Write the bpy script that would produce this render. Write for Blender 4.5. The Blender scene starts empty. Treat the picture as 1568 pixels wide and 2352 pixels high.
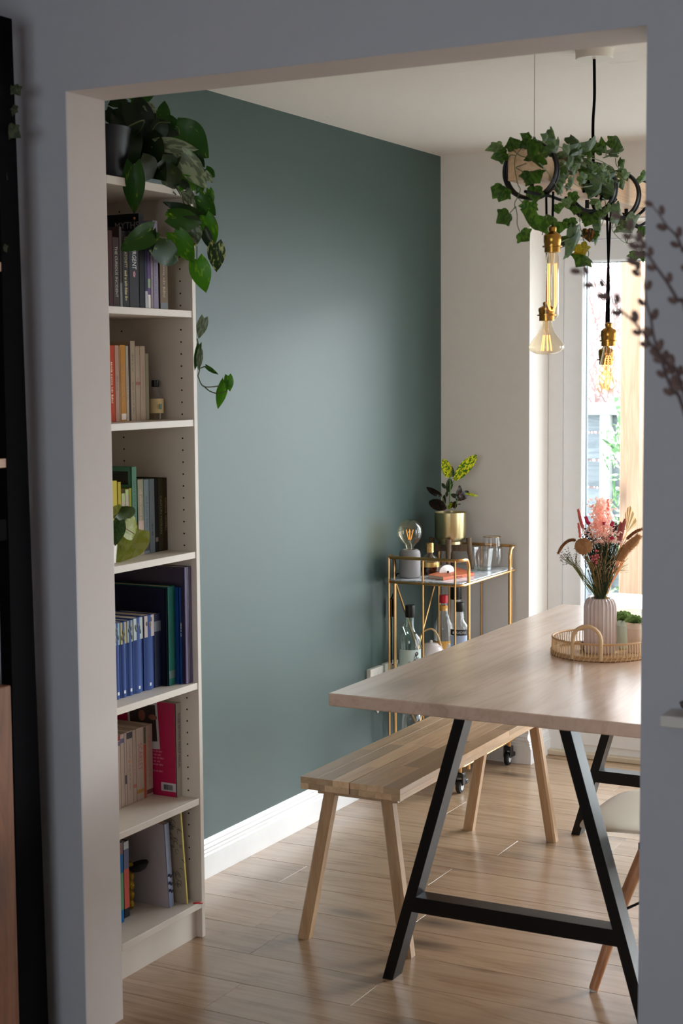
import bpy, bmesh, math, random
from mathutils import Vector, Matrix, Euler
random.seed(7)
S = bpy.context.scene
COL = S.collection
# ------------------------------------------------------------------ camera
PW, PH, FL = 1568, 2352, 3610.6
cam = bpy.data.cameras.new('camera'); camo = bpy.data.objects.new('camera', cam); COL.objects.link(camo)
YAW, PITCH, ROLL = .4904, -.0877, -.0075
def cam_axes():
    cy, sy, cp, sp = math.cos(YAW), math.sin(YAW), math.cos(PITCH), math.sin(PITCH)
    f = Vector((-sy*cp, cy*cp, sp)); r = Vector((cy, sy, 0)); u = r.cross(f)
    cr, sr = math.cos(ROLL), math.sin(ROLL)
    return cr*r + sr*u, -sr*r + cr*u, f
CR, CU, CF = cam_axes(); CP = Vector((2.1872, -2.8236, 1.5355))
camo.matrix_world = Matrix((( CR.x, CU.x, -CF.x, CP.x), (CR.y, CU.y, -CF.y, CP.y), (CR.z, CU.z, -CF.z, CP.z), (0, 0, 0, 1)))
cam.sensor_fit = 'VERTICAL'; cam.sensor_height = 36.0; cam.sensor_width = 24.0
cam.lens = FL/PH*36.0; cam.clip_start = .05; cam.clip_end = 100
cam.dof.use_dof = True; cam.dof.focus_distance = 4.9; cam.dof.aperture_fstop = 5.6
S.camera = camo
def ray(px, py): return CF + CR*((px-PW/2)/FL) + CU*((PH/2-py)/FL)
def at(px, py, x=None, y=None, z=None, d=None):
    """a point of the place seen at a photo pixel, on a real plane x, y or z or at depth d"""
    r = ray(px, py)
    if x is not None: t = (x-CP.x)/r.x
    elif y is not None: t = (y-CP.y)/r.y
    elif z is not None: t = (z-CP.z)/r.z
    else: t = d
    return CP + r*t
def depth(p): return (Vector(p)-CP).dot(CF)
# ------------------------------------------------------------------ world and light
w = bpy.data.worlds.new('overcast_sky'); S.world = w; w.use_nodes = True
nt = w.node_tree; bg = nt.nodes['Background']
tc = nt.nodes.new('ShaderNodeTexCoord'); sx = nt.nodes.new('ShaderNodeSeparateXYZ'); rp = nt.nodes.new('ShaderNodeValToRGB')
nt.links.new(tc.outputs['Generated'], sx.inputs[0]); nt.links.new(sx.outputs['Z'], rp.inputs[0]); nt.links.new(rp.outputs[0], bg.inputs[0])
rp.color_ramp.elements[0].position = 0; rp.color_ramp.elements[0].color = (.90, .935, 1, 1)
rp.color_ramp.elements[1].position = 1; rp.color_ramp.elements[1].color = (.80, .88, 1, 1)
bg.inputs[1].default_value = 7.0
sl = bpy.data.lights.new('hazy_sun', 'SUN'); sl.energy = 3.4; sl.angle = math.radians(24); sl.color = (.93, .96, 1)
so = bpy.data.objects.new('hazy_sun', sl); COL.objects.link(so); so.location = (4, 8, 5)
so.rotation_euler = Vector((-.50, -.84, -.33)).to_track_quat('-Z', 'Y').to_euler()
def portal(name, loc, rot, sx_, sy_):
    l = bpy.data.lights.new(name, 'AREA'); l.shape = 'RECTANGLE'; l.size = sx_; l.size_y = sy_; l.cycles.is_portal = True
    o = bpy.data.objects.new(name, l); COL.objects.link(o); o.location = loc; o.rotation_euler = rot
portal('door_portal', (1.48, 3.2, 1.07), (math.radians(-90), 0, 0), 3.05, 2.15)
portal('added_glazing_portal', (3.22, 2.35, 1.07), (0, math.radians(-90), math.radians(180)), 2.15, .85)  # sky portal for the unseen side glazing, added to brighten the dining room
portal('added_window_portal', (1.65, -4.72, 1.5), (math.radians(90), 0, 0), 1.95, 1.35)  # sky portal for the unseen rear window, added to brighten the living side
S.view_settings.view_transform = 'Standard'; S.view_settings.look = 'None'; S.view_settings.gamma = 1.0
S.view_settings.exposure = 0.33; S.view_settings.use_curve_mapping = False
S.cycles.use_denoising = True
S.cycles.max_bounces = 10; S.cycles.diffuse_bounces = 6; S.cycles.glossy_bounces = 4
S.cycles.transmission_bounces = 8; S.cycles.transparent_max_bounces = 16
S.cycles.caustics_reflective = False; S.cycles.caustics_refractive = False
S.cycles.sample_clamp_indirect = 6.0

# ------------------------------------------------------------------ materials
def srgb(r, g, b):
    f = lambda c: ((c/255.+.055)/1.055)**2.4 if c/255. > .04045 else c/255./12.92
    return (f(r), f(g), f(b), 1)
MATS = {}
class NT:
    def __init__(s, name):
        s.m = bpy.data.materials.new(name); s.m.use_nodes = True; s.t = s.m.node_tree; s.b = s.t.nodes['Principled BSDF']
    def n(s, kind, **kw):
        q = s.t.nodes.new(kind)
        for k, v in kw.items():
            if k in q.inputs: q.inputs[k].default_value = v
            else: setattr(q, k, v)
        return q
    def l(s, a, b): s.t.links.new(a, b)
    def coords(s, scale=(1, 1, 1), kind='Object'):
        tc = s.n('ShaderNodeTexCoord'); mp = s.n('ShaderNodeMapping'); mp.inputs['Scale'].default_value = scale
        s.l(tc.outputs[kind], mp.inputs[0]); return mp.outputs[0]
def mat(name, col, rough=.5, metal=0., var=0., vscale=30., bump=0., bscale=200., coat=0., emis=None, es=0., spec=.5, sheen=0., bdist=.001, subs=0.):
    if name in MATS: return MATS[name]
    k = NT(name); b = k.b
    b.inputs['Base Color'].default_value = col; b.inputs['Roughness'].default_value = rough; b.inputs['Metallic'].default_value = metal
    b.inputs['Coat Weight'].default_value = coat; b.inputs['Specular IOR Level'].default_value = spec; b.inputs['Sheen Weight'].default_value = sheen
    if emis: b.inputs['Emission Color'].default_value = emis; b.inputs['Emission Strength'].default_value = es
    v = k.coords()
    no = k.n('ShaderNodeTexNoise', Scale=vscale, Detail=4.); k.l(v, no.inputs['Vector'])
    va = max(var, .03)
    mr = k.n('ShaderNodeMapRange'); mr.inputs['To Min'].default_value = 1-va; mr.inputs['To Max'].default_value = 1+va
    k.l(no.outputs['Fac'], mr.inputs['Value'])
    mx = k.n('ShaderNodeVectorMath', operation='SCALE'); mx.inputs[0].default_value = col[:3]; k.l(mr.outputs[0], mx.inputs['Scale']); k.l(mx.outputs[0], b.inputs['Base Color'])
    if bump:
        n2 = k.n('ShaderNodeTexNoise', Scale=bscale, Detail=3.); k.l(v, n2.inputs['Vector'])
        bp = k.n('ShaderNodeBump', Strength=bump, Distance=bdist); k.l(n2.outputs['Fac'], bp.inputs['Height']); k.l(bp.outputs[0], b.inputs['Normal'])
    MATS[name] = k.m; return k.m
def wood(name, c1, c2, c3, axis='X', rough=.45, knots=True, rnd=.12, gscale=1., coat=0., con=1., kn=.5):
    """long-grained wood; axis is the direction of the grain in object space"""
    if name in MATS: return MATS[name]
    k = NT(name); b = k.b
    sc = {'X': (1.1, 11, 11), 'Y': (11, 1.1, 11), 'Z': (11, 11, 1.1)}[axis]
    tc = k.n('ShaderNodeTexCoord'); oi = k.n('ShaderNodeObjectInfo')
    ad = k.n('ShaderNodeVectorMath', operation='ADD'); sc2 = k.n('ShaderNodeVectorMath', operation='SCALE'); sc2.inputs[0].default_value = (37, 53, 19)
    k.l(oi.outputs['Random'], sc2.inputs['Scale']); k.l(tc.outputs['Object'], ad.inputs[0]); k.l(sc2.outputs[0], ad.inputs[1])
    mp = k.n('ShaderNodeMapping'); mp.inputs['Scale'].default_value = tuple(q*gscale for q in sc); k.l(ad.outputs[0], mp.inputs[0])
    n1 = k.n('ShaderNodeTexNoise', Scale=1.3, Detail=6., Roughness=.6, Distortion=1.2); k.l(mp.outputs[0], n1.inputs['Vector'])
    mp2 = k.n('ShaderNodeMapping'); mp2.inputs['Scale'].default_value = tuple((q if q < 5 else q*7)*gscale for q in sc); k.l(ad.outputs[0], mp2.inputs[0])
    n2 = k.n('ShaderNodeTexNoise', Scale=1.5, Detail=3.); k.l(mp2.outputs[0], n2.inputs['Vector'])
    wv = k.n('ShaderNodeMath', operation='MULTIPLY'); wv.inputs[1].default_value = 9; k.l(n1.outputs['Fac'], wv.inputs[0])
    fr = k.n('ShaderNodeMath', operation='PINGPONG'); fr.inputs[1].default_value = 1; k.l(wv.outputs[0], fr.inputs[0])
    mxa = k.n('ShaderNodeMath', operation='MULTIPLY_ADD'); mxa.inputs[1].default_value = .45; k.l(fr.outputs[0], mxa.inputs[0]); 
    h = k.n('ShaderNodeMath', operation='MULTIPLY'); h.inputs[1].default_value = .55; k.l(n2.outputs['Fac'], h.inputs[0]); k.l(h.outputs[0], mxa.inputs[2])
    rp = k.n('ShaderNodeValToRGB'); e = rp.color_ramp.elements; e[0].position = .12; e[0].color = c1; e[1].position = .9; e[1].color = c3
    m_ = e.new(.45); m_.color = c2
    cm = k.n('ShaderNodeMath', operation='MULTIPLY_ADD'); cm.inputs[1].default_value = con; cm.inputs[2].default_value = .5*(1-con); k.l(mxa.outputs[0], cm.inputs[0])
    k.l(cm.outputs[0], rp.inputs[0]); out = rp.outputs[0]
    if knots:
        mp3 = k.n('ShaderNodeMapping'); mp3.inputs['Scale'].default_value = tuple((q*2.2 if q < 5 else q*.62)*gscale for q in sc); k.l(ad.outputs[0], mp3.inputs[0])
        vo = k.n('ShaderNodeTexVoronoi', Scale=1.); k.l(mp3.outputs[0], vo.inputs['Vector'])
        kr = k.n('ShaderNodeMapRange'); kr.inputs['From Min'].default_value = .03; kr.inputs['From Max'].default_value = .24; kr.inputs['To Min'].default_value = kn; kr.inputs['To Max'].default_value = 1
        k.l(vo.outputs['Distance'], kr.inputs['Value'])
        km = k.n('ShaderNodeVectorMath', operation='SCALE'); k.l(out, km.inputs[0]); k.l(kr.outputs[0], km.inputs['Scale']); out = km.outputs[0]
    rm = k.n('ShaderNodeMapRange'); rm.inputs['To Min'].default_value = 1-rnd; rm.inputs['To Max'].default_value = 1+rnd; k.l(oi.outputs['Random'], rm.inputs['Value'])
    fm = k.n('ShaderNodeVectorMath', operation='SCALE'); k.l(out, fm.inputs[0]); k.l(rm.outputs[0], fm.inputs['Scale'])
    k.l(fm.outputs[0], b.inputs['Base Color']); b.inputs['Roughness'].default_value = rough; b.inputs['Coat Weight'].default_value = coat; b.inputs['Coat Roughness'].default_value = .24
    bp = k.n('ShaderNodeBump', Strength=.12, Distance=.0006); k.l(n2.outputs['Fac'], bp.inputs['Height']); k.l(bp.outputs[0], b.inputs['Normal'])
    MATS[name] = k.m; return k.m
def thin_glass(name, tint=(1, 1, 1, 1), refl=.08):
    if name in MATS: return MATS[name]
    k = NT(name); t = k.t; t.nodes.remove(k.b); out = t.nodes['Material Output']
    tr = k.n('ShaderNodeBsdfTransparent'); tr.inputs[0].default_value = tint
    gl = k.n('ShaderNodeBsdfGlossy'); gl.inputs['Roughness'].default_value = .02
    lw = k.n('ShaderNodeLayerWeight', Blend=.22)
    ml = k.n('ShaderNodeMapRange'); ml.inputs['To Min'].default_value = refl*.5; ml.inputs['To Max'].default_value = .5; k.l(lw.outputs['Facing'], ml.inputs['Value'])
    mx = k.n('ShaderNodeMixShader'); k.l(ml.outputs[0], mx.inputs[0]); k.l(tr.outputs[0], mx.inputs[1]); k.l(gl.outputs[0], mx.inputs[2]); k.l(mx.outputs[0], out.inputs[0])
    MATS[name] = k.m; return k.m
def leaf_mat(name, c1, c2, scale=14., thr=.62, rough=.4, trans=.35, stripe=False):
    """leaf with patches of a second colour and light passing through"""
    if name in MATS: return MATS[name]
    k = NT(name); b = k.b; oi = k.n('ShaderNodeObjectInfo')
    tc = k.n('ShaderNodeTexCoord'); ad = k.n('ShaderNodeVectorMath', operation='ADD'); s2 = k.n('ShaderNodeVectorMath', operation='SCALE'); s2.inputs[0].default_value = (9, 5, 7)
    k.l(oi.outputs['Random'], s2.inputs['Scale']); k.l(tc.outputs['Object'], ad.inputs[0]); k.l(s2.outputs[0], ad.inputs[1])
    mp = k.n('ShaderNodeMapping'); mp.inputs['Scale'].default_value = (2.2, 1, 1) if not stripe else (1.4, 3, 1); k.l(ad.outputs[0], mp.inputs[0])
    no = k.n('ShaderNodeTexNoise', Scale=scale, Detail=3., Distortion=.4); k.l(mp.outputs[0], no.inputs['Vector'])
    rp = k.n('ShaderNodeValToRGB'); e = rp.color_ramp.elements; e[0].position = thr-.05; e[0].color = c1; e[1].position = thr+.04; e[1].color = c2
    k.l(no.outputs['Fac'], rp.inputs[0])
    rm = k.n('ShaderNodeMapRange'); rm.inputs['To Min'].default_value = .7; rm.inputs['To Max'].default_value = 1.3; k.l(oi.outputs['Random'], rm.inputs['Value'])
    fm = k.n('ShaderNodeVectorMath', operation='SCALE'); k.l(rp.outputs[0], fm.inputs[0]); k.l(rm.outputs[0], fm.inputs['Scale'])
    k.l(fm.outputs[0], b.inputs['Base Color']); b.inputs['Roughness'].default_value = rough; b.inputs['Specular IOR Level'].default_value = .25
    out = k.t.nodes['Material Output']; tl = k.n('ShaderNodeBsdfTranslucent'); k.l(fm.outputs[0], tl.inputs[0])
    mx = k.n('ShaderNodeMixShader'); mx.inputs[0].default_value = trans; k.l(b.outputs[0], mx.inputs[1]); k.l(tl.outputs[0], mx.inputs[2]); k.l(mx.outputs[0], out.inputs[0])
    MATS[name] = k.m; return k.m

M_green = mat('green_wall_paint', srgb(54, 74, 70), rough=.48, var=.03, vscale=3, bump=.08, bscale=300, spec=.5)
M_white = mat('warm_white_wall_paint', srgb(236, 229, 221), rough=.75, bump=.06, bscale=250)
M_grey = mat('grey_white_wall_paint', srgb(176, 179, 188), rough=.8, bump=.06, bscale=250)
M_trim = mat('white_gloss_trim', srgb(240, 240, 240), rough=.35)
M_upvc = mat('white_door_plastic', srgb(240, 241, 242), rough=.35)
M_case = mat('white_foil_bookcase', srgb(212, 202, 190), rough=.45)
M_black = mat('black_steel', srgb(7, 7, 8), rough=.34, metal=0., spec=.35, bump=.03, bscale=400)
M_cord = mat('black_fabric_cord', srgb(6, 6, 7), rough=.9, spec=.1)
M_brass = mat('aged_brass', srgb(178, 134, 62), rough=.28, metal=1.)
M_gold = mat('brushed_gold_tube', srgb(206, 160, 104), rough=.3, metal=1.)
M_pot = mat('brushed_brass_pot', srgb(205, 190, 145), rough=.28, metal=1., bump=.02)
M_floor = wood('oak_laminate', srgb(124, 94, 68), srgb(162, 132, 104), srgb(180, 152, 125), 'X', rough=.25, rnd=.07, gscale=.75, con=.7, kn=.3)
M_table = wood('pale_oak_tabletop', srgb(184, 154, 134), srgb(210, 182, 163), srgb(220, 196, 179), 'Y', rough=.24, gscale=.6, coat=.8, rnd=0, con=.7, kn=.6)
M_bench = wood('acacia_bench', srgb(182, 144, 106), srgb(212, 178, 140), srgb(228, 200, 164), 'Y', rough=.36, knots=False, rnd=.38, gscale=.6, con=.7)
M_benchleg = wood('acacia_bench_leg', srgb(146, 112, 80), srgb(176, 142, 106), srgb(192, 160, 124), 'Z', rough=.45, rnd=.08, con=.7)
M_beam = wood('pale_pine_beam', srgb(196, 152, 110), srgb(214, 176, 136), srgb(226, 196, 160), 'Y', rough=.5, knots=False, rnd=0)
M_chairwood = wood('beech_chair_leg', srgb(150, 100, 66), srgb(176, 122, 84), srgb(190, 140, 100), 'Z', rough=.4, knots=False)
M_standwood = wood('brown_plant_stand', srgb(84, 66, 48), srgb(106, 86, 64), srgb(120, 100, 78), 'Z', rough=.6, knots=False)
M_rust = wood('reddish_cabinet_wood', srgb(100, 60, 38), srgb(124, 78, 52), srgb(140, 92, 62), 'Z', rough=.5)
M_shelfwood = wood('pale_plank', srgb(170, 130, 104), srgb(190, 150, 124), srgb(204, 168, 140), 'Y', rough=.5)
M_glass = thin_glass('clear_glass')
M_pane = thin_glass('door_glass', (.97, .99, .98, 1), .04)
M_amber = thin_glass('warm_bulb_glass', (1, .93, .80, 1), .1)
M_cloud = mat('page_paper', srgb(216, 202, 180), rough=.9)
# textured ceiling
k = NT('stippled_ceiling_plaster'); k.b.inputs['Base Color'].default_value = srgb(236, 229, 221); k.b.inputs['Roughness'].default_value = .8
v = k.coords((3.2, 7, 5)); n1 = k.n('ShaderNodeTexNoise', Scale=5., Detail=6., Roughness=.65, Distortion=1.5); k.l(v, n1.inputs['Vector'])
rr = k.n('ShaderNodeMapRange'); rr.inputs['From Min'].default_value = .60; rr.inputs['From Max'].default_value = .68; k.l(n1.outputs['Fac'], rr.inputs['Value'])
n2 = k.n('ShaderNodeTexNoise', Scale=60., Detail=3.); k.l(v, n2.inputs['Vector']); mm = k.n('ShaderNodeMath', operation='MULTIPLY'); k.l(rr.outputs[0], mm.inputs[0]); k.l(n2.outputs['Fac'], mm.inputs[1])
bp = k.n('ShaderNodeBump', Strength=.4, Distance=.01); k.l(mm.outputs[0], bp.inputs['Height']); k.l(bp.outputs[0], k.b.inputs['Normal']); M_ceil = k.m
# marble
k = NT('white_veined_marble'); v = k.coords((1, 1, 1)); n1 = k.n('ShaderNodeTexNoise', Scale=9., Detail=8., Distortion=2.5); k.l(v, n1.inputs['Vector'])
rp = k.n('ShaderNodeValToRGB'); e = rp.color_ramp.elements; e[0].position = .44; e[0].color = srgb(226, 228, 232); e[1].position = .56; e[1].color = srgb(236, 237, 240); m_ = e.new(.5); m_.color = srgb(176, 180, 188)
k.l(n1.outputs['Fac'], rp.inputs[0]); k.l(rp.outputs[0], k.b.inputs['Base Color']); k.b.inputs['Roughness'].default_value = .15; M_marble = k.m

# ------------------------------------------------------------------ mesh helpers
class MB:
    def __init__(s): s.v = []; s.f = []; s.sm = []
    def add(s, vs, fs, smooth=False):
        o = len(s.v); s.v += [Vector(q) for q in vs]; s.f += [tuple(i+o for i in f) for f in fs]; s.sm += [smooth]*len(fs); return s
    def box(s, a, b, bev=0.):
        x0, y0, z0 = [min(a[i], b[i]) for i in range(3)]; x1, y1, z1 = [max(a[i], b[i]) for i in range(3)]
        if bev <= 0:
            v = [(x0,y0,z0),(x1,y0,z0),(x1,y1,z0),(x0,y1,z0),(x0,y0,z1),(x1,y0,z1),(x1,y1,z1),(x0,y1,z1)]
            return s.add(v, [(0,3,2,1),(4,5,6,7),(0,1,5,4),(1,2,6,5),(2,3,7,6),(3,0,4,7)])
        bm = bmesh.new(); bmesh.ops.create_cube(bm, size=1)
        for q in bm.verts: q.co = Vector(((x0+x1)/2+q.co.x*(x1-x0), (y0+y1)/2+q.co.y*(y1-y0), (z0+z1)/2+q.co.z*(z1-z0)))
        bmesh.ops.bevel(bm, geom=bm.edges[:], offset=bev, segments=1, affect='EDGES')
        bm.verts.index_update(); s.add([q.co.copy() for q in bm.verts], [[q.index for q in f.verts] for f in bm.faces]); bm.free(); return s
    def obox(s, c, ax, ay, az):
        """box from a centre and three half-extent vectors"""
        c, ax, ay, az = map(Vector, (c, ax, ay, az)); v = []
        for k_ in (-1, 1):
            for (i, j) in ((-1,-1),(1,-1),(1,1),(-1,1)): v.append(c+ax*i+ay*j+az*k_)
        return s.add(v, [(0,3,2,1),(4,5,6,7),(0,1,5,4),(1,2,6,5),(2,3,7,6),(3,0,4,7)])
    def prism(s, pts, vec):
        n = len(pts); vec = Vector(vec); v = [Vector(p) for p in pts]+[Vector(p)+vec for p in pts]
        return s.add(v, [tuple(range(n))[::-1], tuple(range(n, 2*n))]+[(i, (i+1) % n, (i+1) % n+n, i+n) for i in range(n)])
    def lathe(s, prof, c=(0, 0, 0), n=24, axis=None, smooth=True, flute=0, fd=0.):
        """prof: list of (radius, height)"""
        c = Vector(c); R = Matrix.Identity(3)
        if axis is not None: R = Vector((0, 0, 1)).rotation_difference(Vector(axis).normalized()).to_matrix()
        v = []; f = []
        for (r, h) in prof:
            for i in range(n):
                a = 2*math.pi*i/n; rr_ = r*(1-fd*abs(math.sin(a*flute/2))) if flute else r
                v.append(c+R@Vector((rr_*math.cos(a), rr_*math.sin(a), h)))
        for j in range(len(prof)-1):
            for i in range(n):
                f.append((j*n+i, j*n+(i+1) % n, (j+1)*n+(i+1) % n, (j+1)*n+i))
        if prof[0][0] > 1e-6: f.append(tuple(range(n))[::-1])
        if prof[-1][0] > 1e-6: f.append(tuple((len(prof)-1)*n+i for i in range(n)))
        return s.add(v, f, smooth)
    def ball(s, c, r, sc=(1, 1, 1), n=12, m=8):
        prof = [(max(1e-7, math.sin(math.pi*i/m)), -math.cos(math.pi*i/m)) for i in range(m+1)]
        t = MB().lathe(prof, n=n); s.add([Vector(c)+Vector((q.x*r*sc[0], q.y*r*sc[1], q.z*r*sc[2])) for q in t.v], t.f, True); return s
    def tube(s, pts, r, n=8, closed=False, cap=True):
        pts = [Vector(p) for p in pts]; m = len(pts); v = []; f = []; up = None
        for i, p in enumerate(pts):
            if closed: t = pts[(i+1) % m]-pts[i-1]
            else: t = pts[min(i+1, m-1)]-pts[max(i-1, 0)]
            if t.length < 1e-9: t = Vector((0, 0, 1))
            t.normalize()
            if up is None: up = Vector((0, 0, 1)) if abs(t.z) < .9 else Vector((1, 0, 0))
            a = t.cross(up)
            if a.length < 1e-4: a = t.cross(Vector((0, 1, 0)))
            a.normalize(); up = a.cross(t).normalized()
            rr_ = r[i] if isinstance(r, (list, tuple)) else r
            for k_ in range(n):
                g = 2*math.pi*k_/n; v.append(p+(a*math.cos(g)+up*math.sin(g))*rr_)
        for j in range(m if closed else m-1):
            for k_ in range(n):
                j2 = (j+1) % m; f.append((j*n+k_, j*n+(k_+1) % n, j2*n+(k_+1) % n, j2*n+k_))
        if cap and not closed: f.append(tuple(range(n))[::-1]); f.append(tuple((m-1)*n+i for i in range(n)))
        return s.add(v, f, True)
    def xf(s, Mx): s.v = [Mx@q for q in s.v]; return s
    def mesh(s, name, m, org=(0, 0, 0)):
        me = bpy.data.meshes.new(name); o = Vector(org)
        me.from_pydata([tuple(q-o) for q in s.v], [], s.f); me.update()
        if any(s.sm):
            me.polygons.foreach_set('use_smooth', [bool(q) for q in s.sm])
            try: me.set_sharp_from_angle(angle=math.radians(40))
            except Exception: pass
        bm = bmesh.new(); bm.from_mesh(me); bmesh.ops.recalc_face_normals(bm, faces=bm.faces[:]); bm.to_mesh(me); bm.free()
        if m: me.materials.append(m)
        return me
    def build(s, name, m, parent=None, local=False, kind=None, label=None):
        root = parent
        while root is not None and root.parent: root = root.parent
        org = (0, 0, 0)
        if not local:
            if root is not None: org = root.location
            else:
                lo = [min(q[i] for q in s.v) for i in range(3)]; hi = [max(q[i] for q in s.v) for i in range(3)]
                org = ((lo[0]+hi[0])/2, (lo[1]+hi[1])/2, lo[2])
        o = bpy.data.objects.new(name, s.mesh(name, m, org)); COL.objects.link(o)
        if parent is not None: o.parent = parent
        elif not local: o.location = org
        if kind: o['kind'] = kind
        if label: o['label'] = label
        return o
def thing(name, loc, label, cat, group=None, rot=None):
    o = bpy.data.objects.new(name, None); o.empty_display_size = .05; COL.objects.link(o); o.location = loc
    if rot: o.rotation_euler = rot
    return tag(o, label, cat, group)
def tag(o, label, cat, group=None):
    o['label'] = label; o['category'] = cat
    if group: o['group'] = group
    return o
def struct(o): o['kind'] = 'structure'; return o
def inst(name, me, parent, Mx, matobj=None):
    o = bpy.data.objects.new(name, me); COL.objects.link(o)
    if parent is not None:
        o.parent = parent; root = parent
        while root.parent: root = root.parent
        o.matrix_local = Matrix.Translation(-Vector(root.location))@Mx
    else: o.matrix_world = Mx
    return o
def smooth_path(pts, k_=6):
    pts = [Vector(p) for p in pts]; out = []
    for i in range(len(pts)-1):
        p0, p1, p2, p3 = pts[max(i-1, 0)], pts[i], pts[i+1], pts[min(i+2, len(pts)-1)]
        for j in range(k_):
            t = j/k_; out.append(.5*((2*p1)+(p2-p0)*t+(2*p0-5*p1+4*p2-p3)*t*t+(3*p1-p0-3*p2+p3)*t**3))
    out.append(pts[-1]); return out
_txt = {}
def text_mesh(body):
    """lettering as a flat mesh, 1 unit high capitals, centred"""
    if body in _txt: return _txt[body]
    if body.startswith('~'):      # print too small to read in the photo: a row of uneven strokes in word groups
        rs = random.Random(len(body)+int(body[1:])); vs, fs, x = [], [], 0
        for _ in range(int(body[1:])):
            for _ in range(rs.randint(3, 8)):
                w_ = rs.uniform(.12, .5); h0, h1 = rs.choice(((-.5, .2), (-.5, .5), (-.3, .2), (-.5, .25))); o = len(vs)
                vs += [Vector((x, h0, 0)), Vector((x+w_, h0, 0)), Vector((x+w_, h1, 0)), Vector((x, h1, 0))]; fs.append((o, o+1, o+2, o+3)); x += w_+.18
            x += .5
        for v in vs: v.x -= x/2
        _txt[body] = (vs, fs, x); return _txt[body]
    c = bpy.data.curves.new('t', 'FONT'); c.body = body; c.align_x = 'CENTER'; c.align_y = 'CENTER'; c.resolution_u = 2; c.size = 1.4
    o = bpy.data.objects.new('t', c); TCOL.objects.link(o); TL.update()
    me = bpy.data.meshes.new_from_object(o.evaluated_get(bpy.context.evaluated_depsgraph_get()))
    vs = [q.co.copy() for q in me.vertices]; fs = [tuple(p.vertices) for p in me.polygons]
    bpy.data.objects.remove(o); bpy.data.curves.remove(c); bpy.data.meshes.remove(me)
    xs = [q.x for q in vs] or [0]; wd = max(xs)-min(xs)
    _txt[body] = (vs, fs, wd); return _txt[body]
TCOL = COL; TL = bpy.context.view_layer
def lettering(parent, body, c, dirv, upv, h, m, maxw=None, name='lettering', local=False):
    vs, fs, wd = text_mesh(body); d, u = Vector(dirv).normalized(), Vector(upv).normalized(); c = Vector(c)
    sx_ = h
    if maxw and wd*h > maxw: sx_ = maxw/wd
    b = MB().add([c+d*q.x*sx_+u*q.y*h for q in vs], fs)
    return b.build(name, m, parent, local=local)
# pre-build every text mesh while the scene is still small
for _t in ['MYTHS', 'THE CURIOUS INCIDENT', 'TERRY PRATCHETT', 'INSURGENT', 'LEAVE YOUR MARK', 'CAITLIN MORAN', 'GEORGE ORWELL', '~2', 'SCARLET',
           'BOBBI BROWN', 'MAKEUP MANUAL', '~3', '~4', 'BRUADAR', '~5', '~6']:
    text_mesh(_t)
# ================================================================== SETTING
XG, D, HC, T, ZH, XR = -.4087, 2.885, 2.381, .143, 2.1585, 1.3121
DX0, DX1, DZ, DY = -.035, 3.0, 2.10, 3.085
YB, XF0, XF1 = -4.7, -1.7, 3.6
# floor: a screed below and laminate planks on it
fl = struct(MB().box((XF0, YB, -.1), (XF1, 3.25, -.009)).build('floor', mat('screed', srgb(90, 66, 46), rough=.9)))
rows = [(1.003+.1815*(i-9)) for i in range(22)]
ends = {8: [-.045, 1.24, 2.52], 9: [.34, 1.62], 7: [.05, 1.3], 10: [-.18, 1.1, 2.4], 11: [.236, 1.52], 12: [.9, 2.2], 13: [.31, 1.6], 14: [.62, 1.95], 6: [.45, 1.7]}
for i, y0 in enumerate(rows):
    y1 = min(y0+.1815, 3.22) if i < 21 else 3.22
    if y0 >= 3.2: continue
    e_ = ends.get(i, [random.uniform(-.3, .9)]); e_ = sorted(e_)
    while e_[0] > XF0+.4 and i < 2: e_.insert(0, e_[0]-1.28)
    while e_[-1] < XF1-.4: e_.append(e_[-1]+1.28)
    lo = XF0 if y0 < .143 else XG-.02
    xs = [lo]+[q for q in e_ if lo+.1 < q < XF1-.1]+[XF1]
    for a, b in zip(xs[:-1], xs[1:]):
        if y0 > .143: b = min(b, 3.2)
        if b <= a+.01: continue
        MB().box((a+.0003, y0+.0006, -.009), (b-.0003, y1-.0006, 0), .0006).build('plank', M_floor, fl)
# planks of the living room behind the camera line, out of view
MB().box((XF0, YB, -.009), (XF1, rows[0], 0)).build('plank_field', M_floor, fl, kind='stuff')
# ceiling
struct(MB().box((XF0-.15, YB-.15, HC), (XF1+.15, D+.35, HC+.1)).build('ceiling', M_ceil))
# dining room walls
struct(MB().box((XG-.12, T, 0), (XG, D+.12, HC)).build('wall_left', M_green))
b = MB().box((XG-.12, D, 0), (DX0, DY+.1, HC)).box((DX0, D, DZ), (DX1, DY+.1, HC)).box((DX1, D, 0), (XF1+.12, DY+.1, HC))
struct(b.build('wall_back', M_white))
XD = 3.10   # right wall of the dining room; its unseen glazed opening is added for brightness
struct(MB().box((XD, T, 0), (XD+.12, 1.95, HC)).box((XD, 2.74, 0), (XD+.12, D+.2, HC)).box((XD, 1.95, 2.1), (XD+.12, 2.74, HC)).build('wall_right', M_white))
q = MB()
for y in (1.95, 2.68): q.box((XD+.02, y, 0), (XD+.08, y+.06, 2.1))
q.box((XD+.02, 1.95, 0), (XD+.08, 2.74, .07)).box((XD+.02, 1.95, 2.03), (XD+.08, 2.74, 2.1)); d2 = struct(q.build('added_glazing', M_upvc)); MB().box((XD+.048, 1.99, .05), (XD+.052, 2.70, 2.05)).build('pane', M_pane, d2)
struct(MB().box((XF1, YB, 0), (XF1+.12, T, HC)).build('wall_living_right', M_grey))
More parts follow.
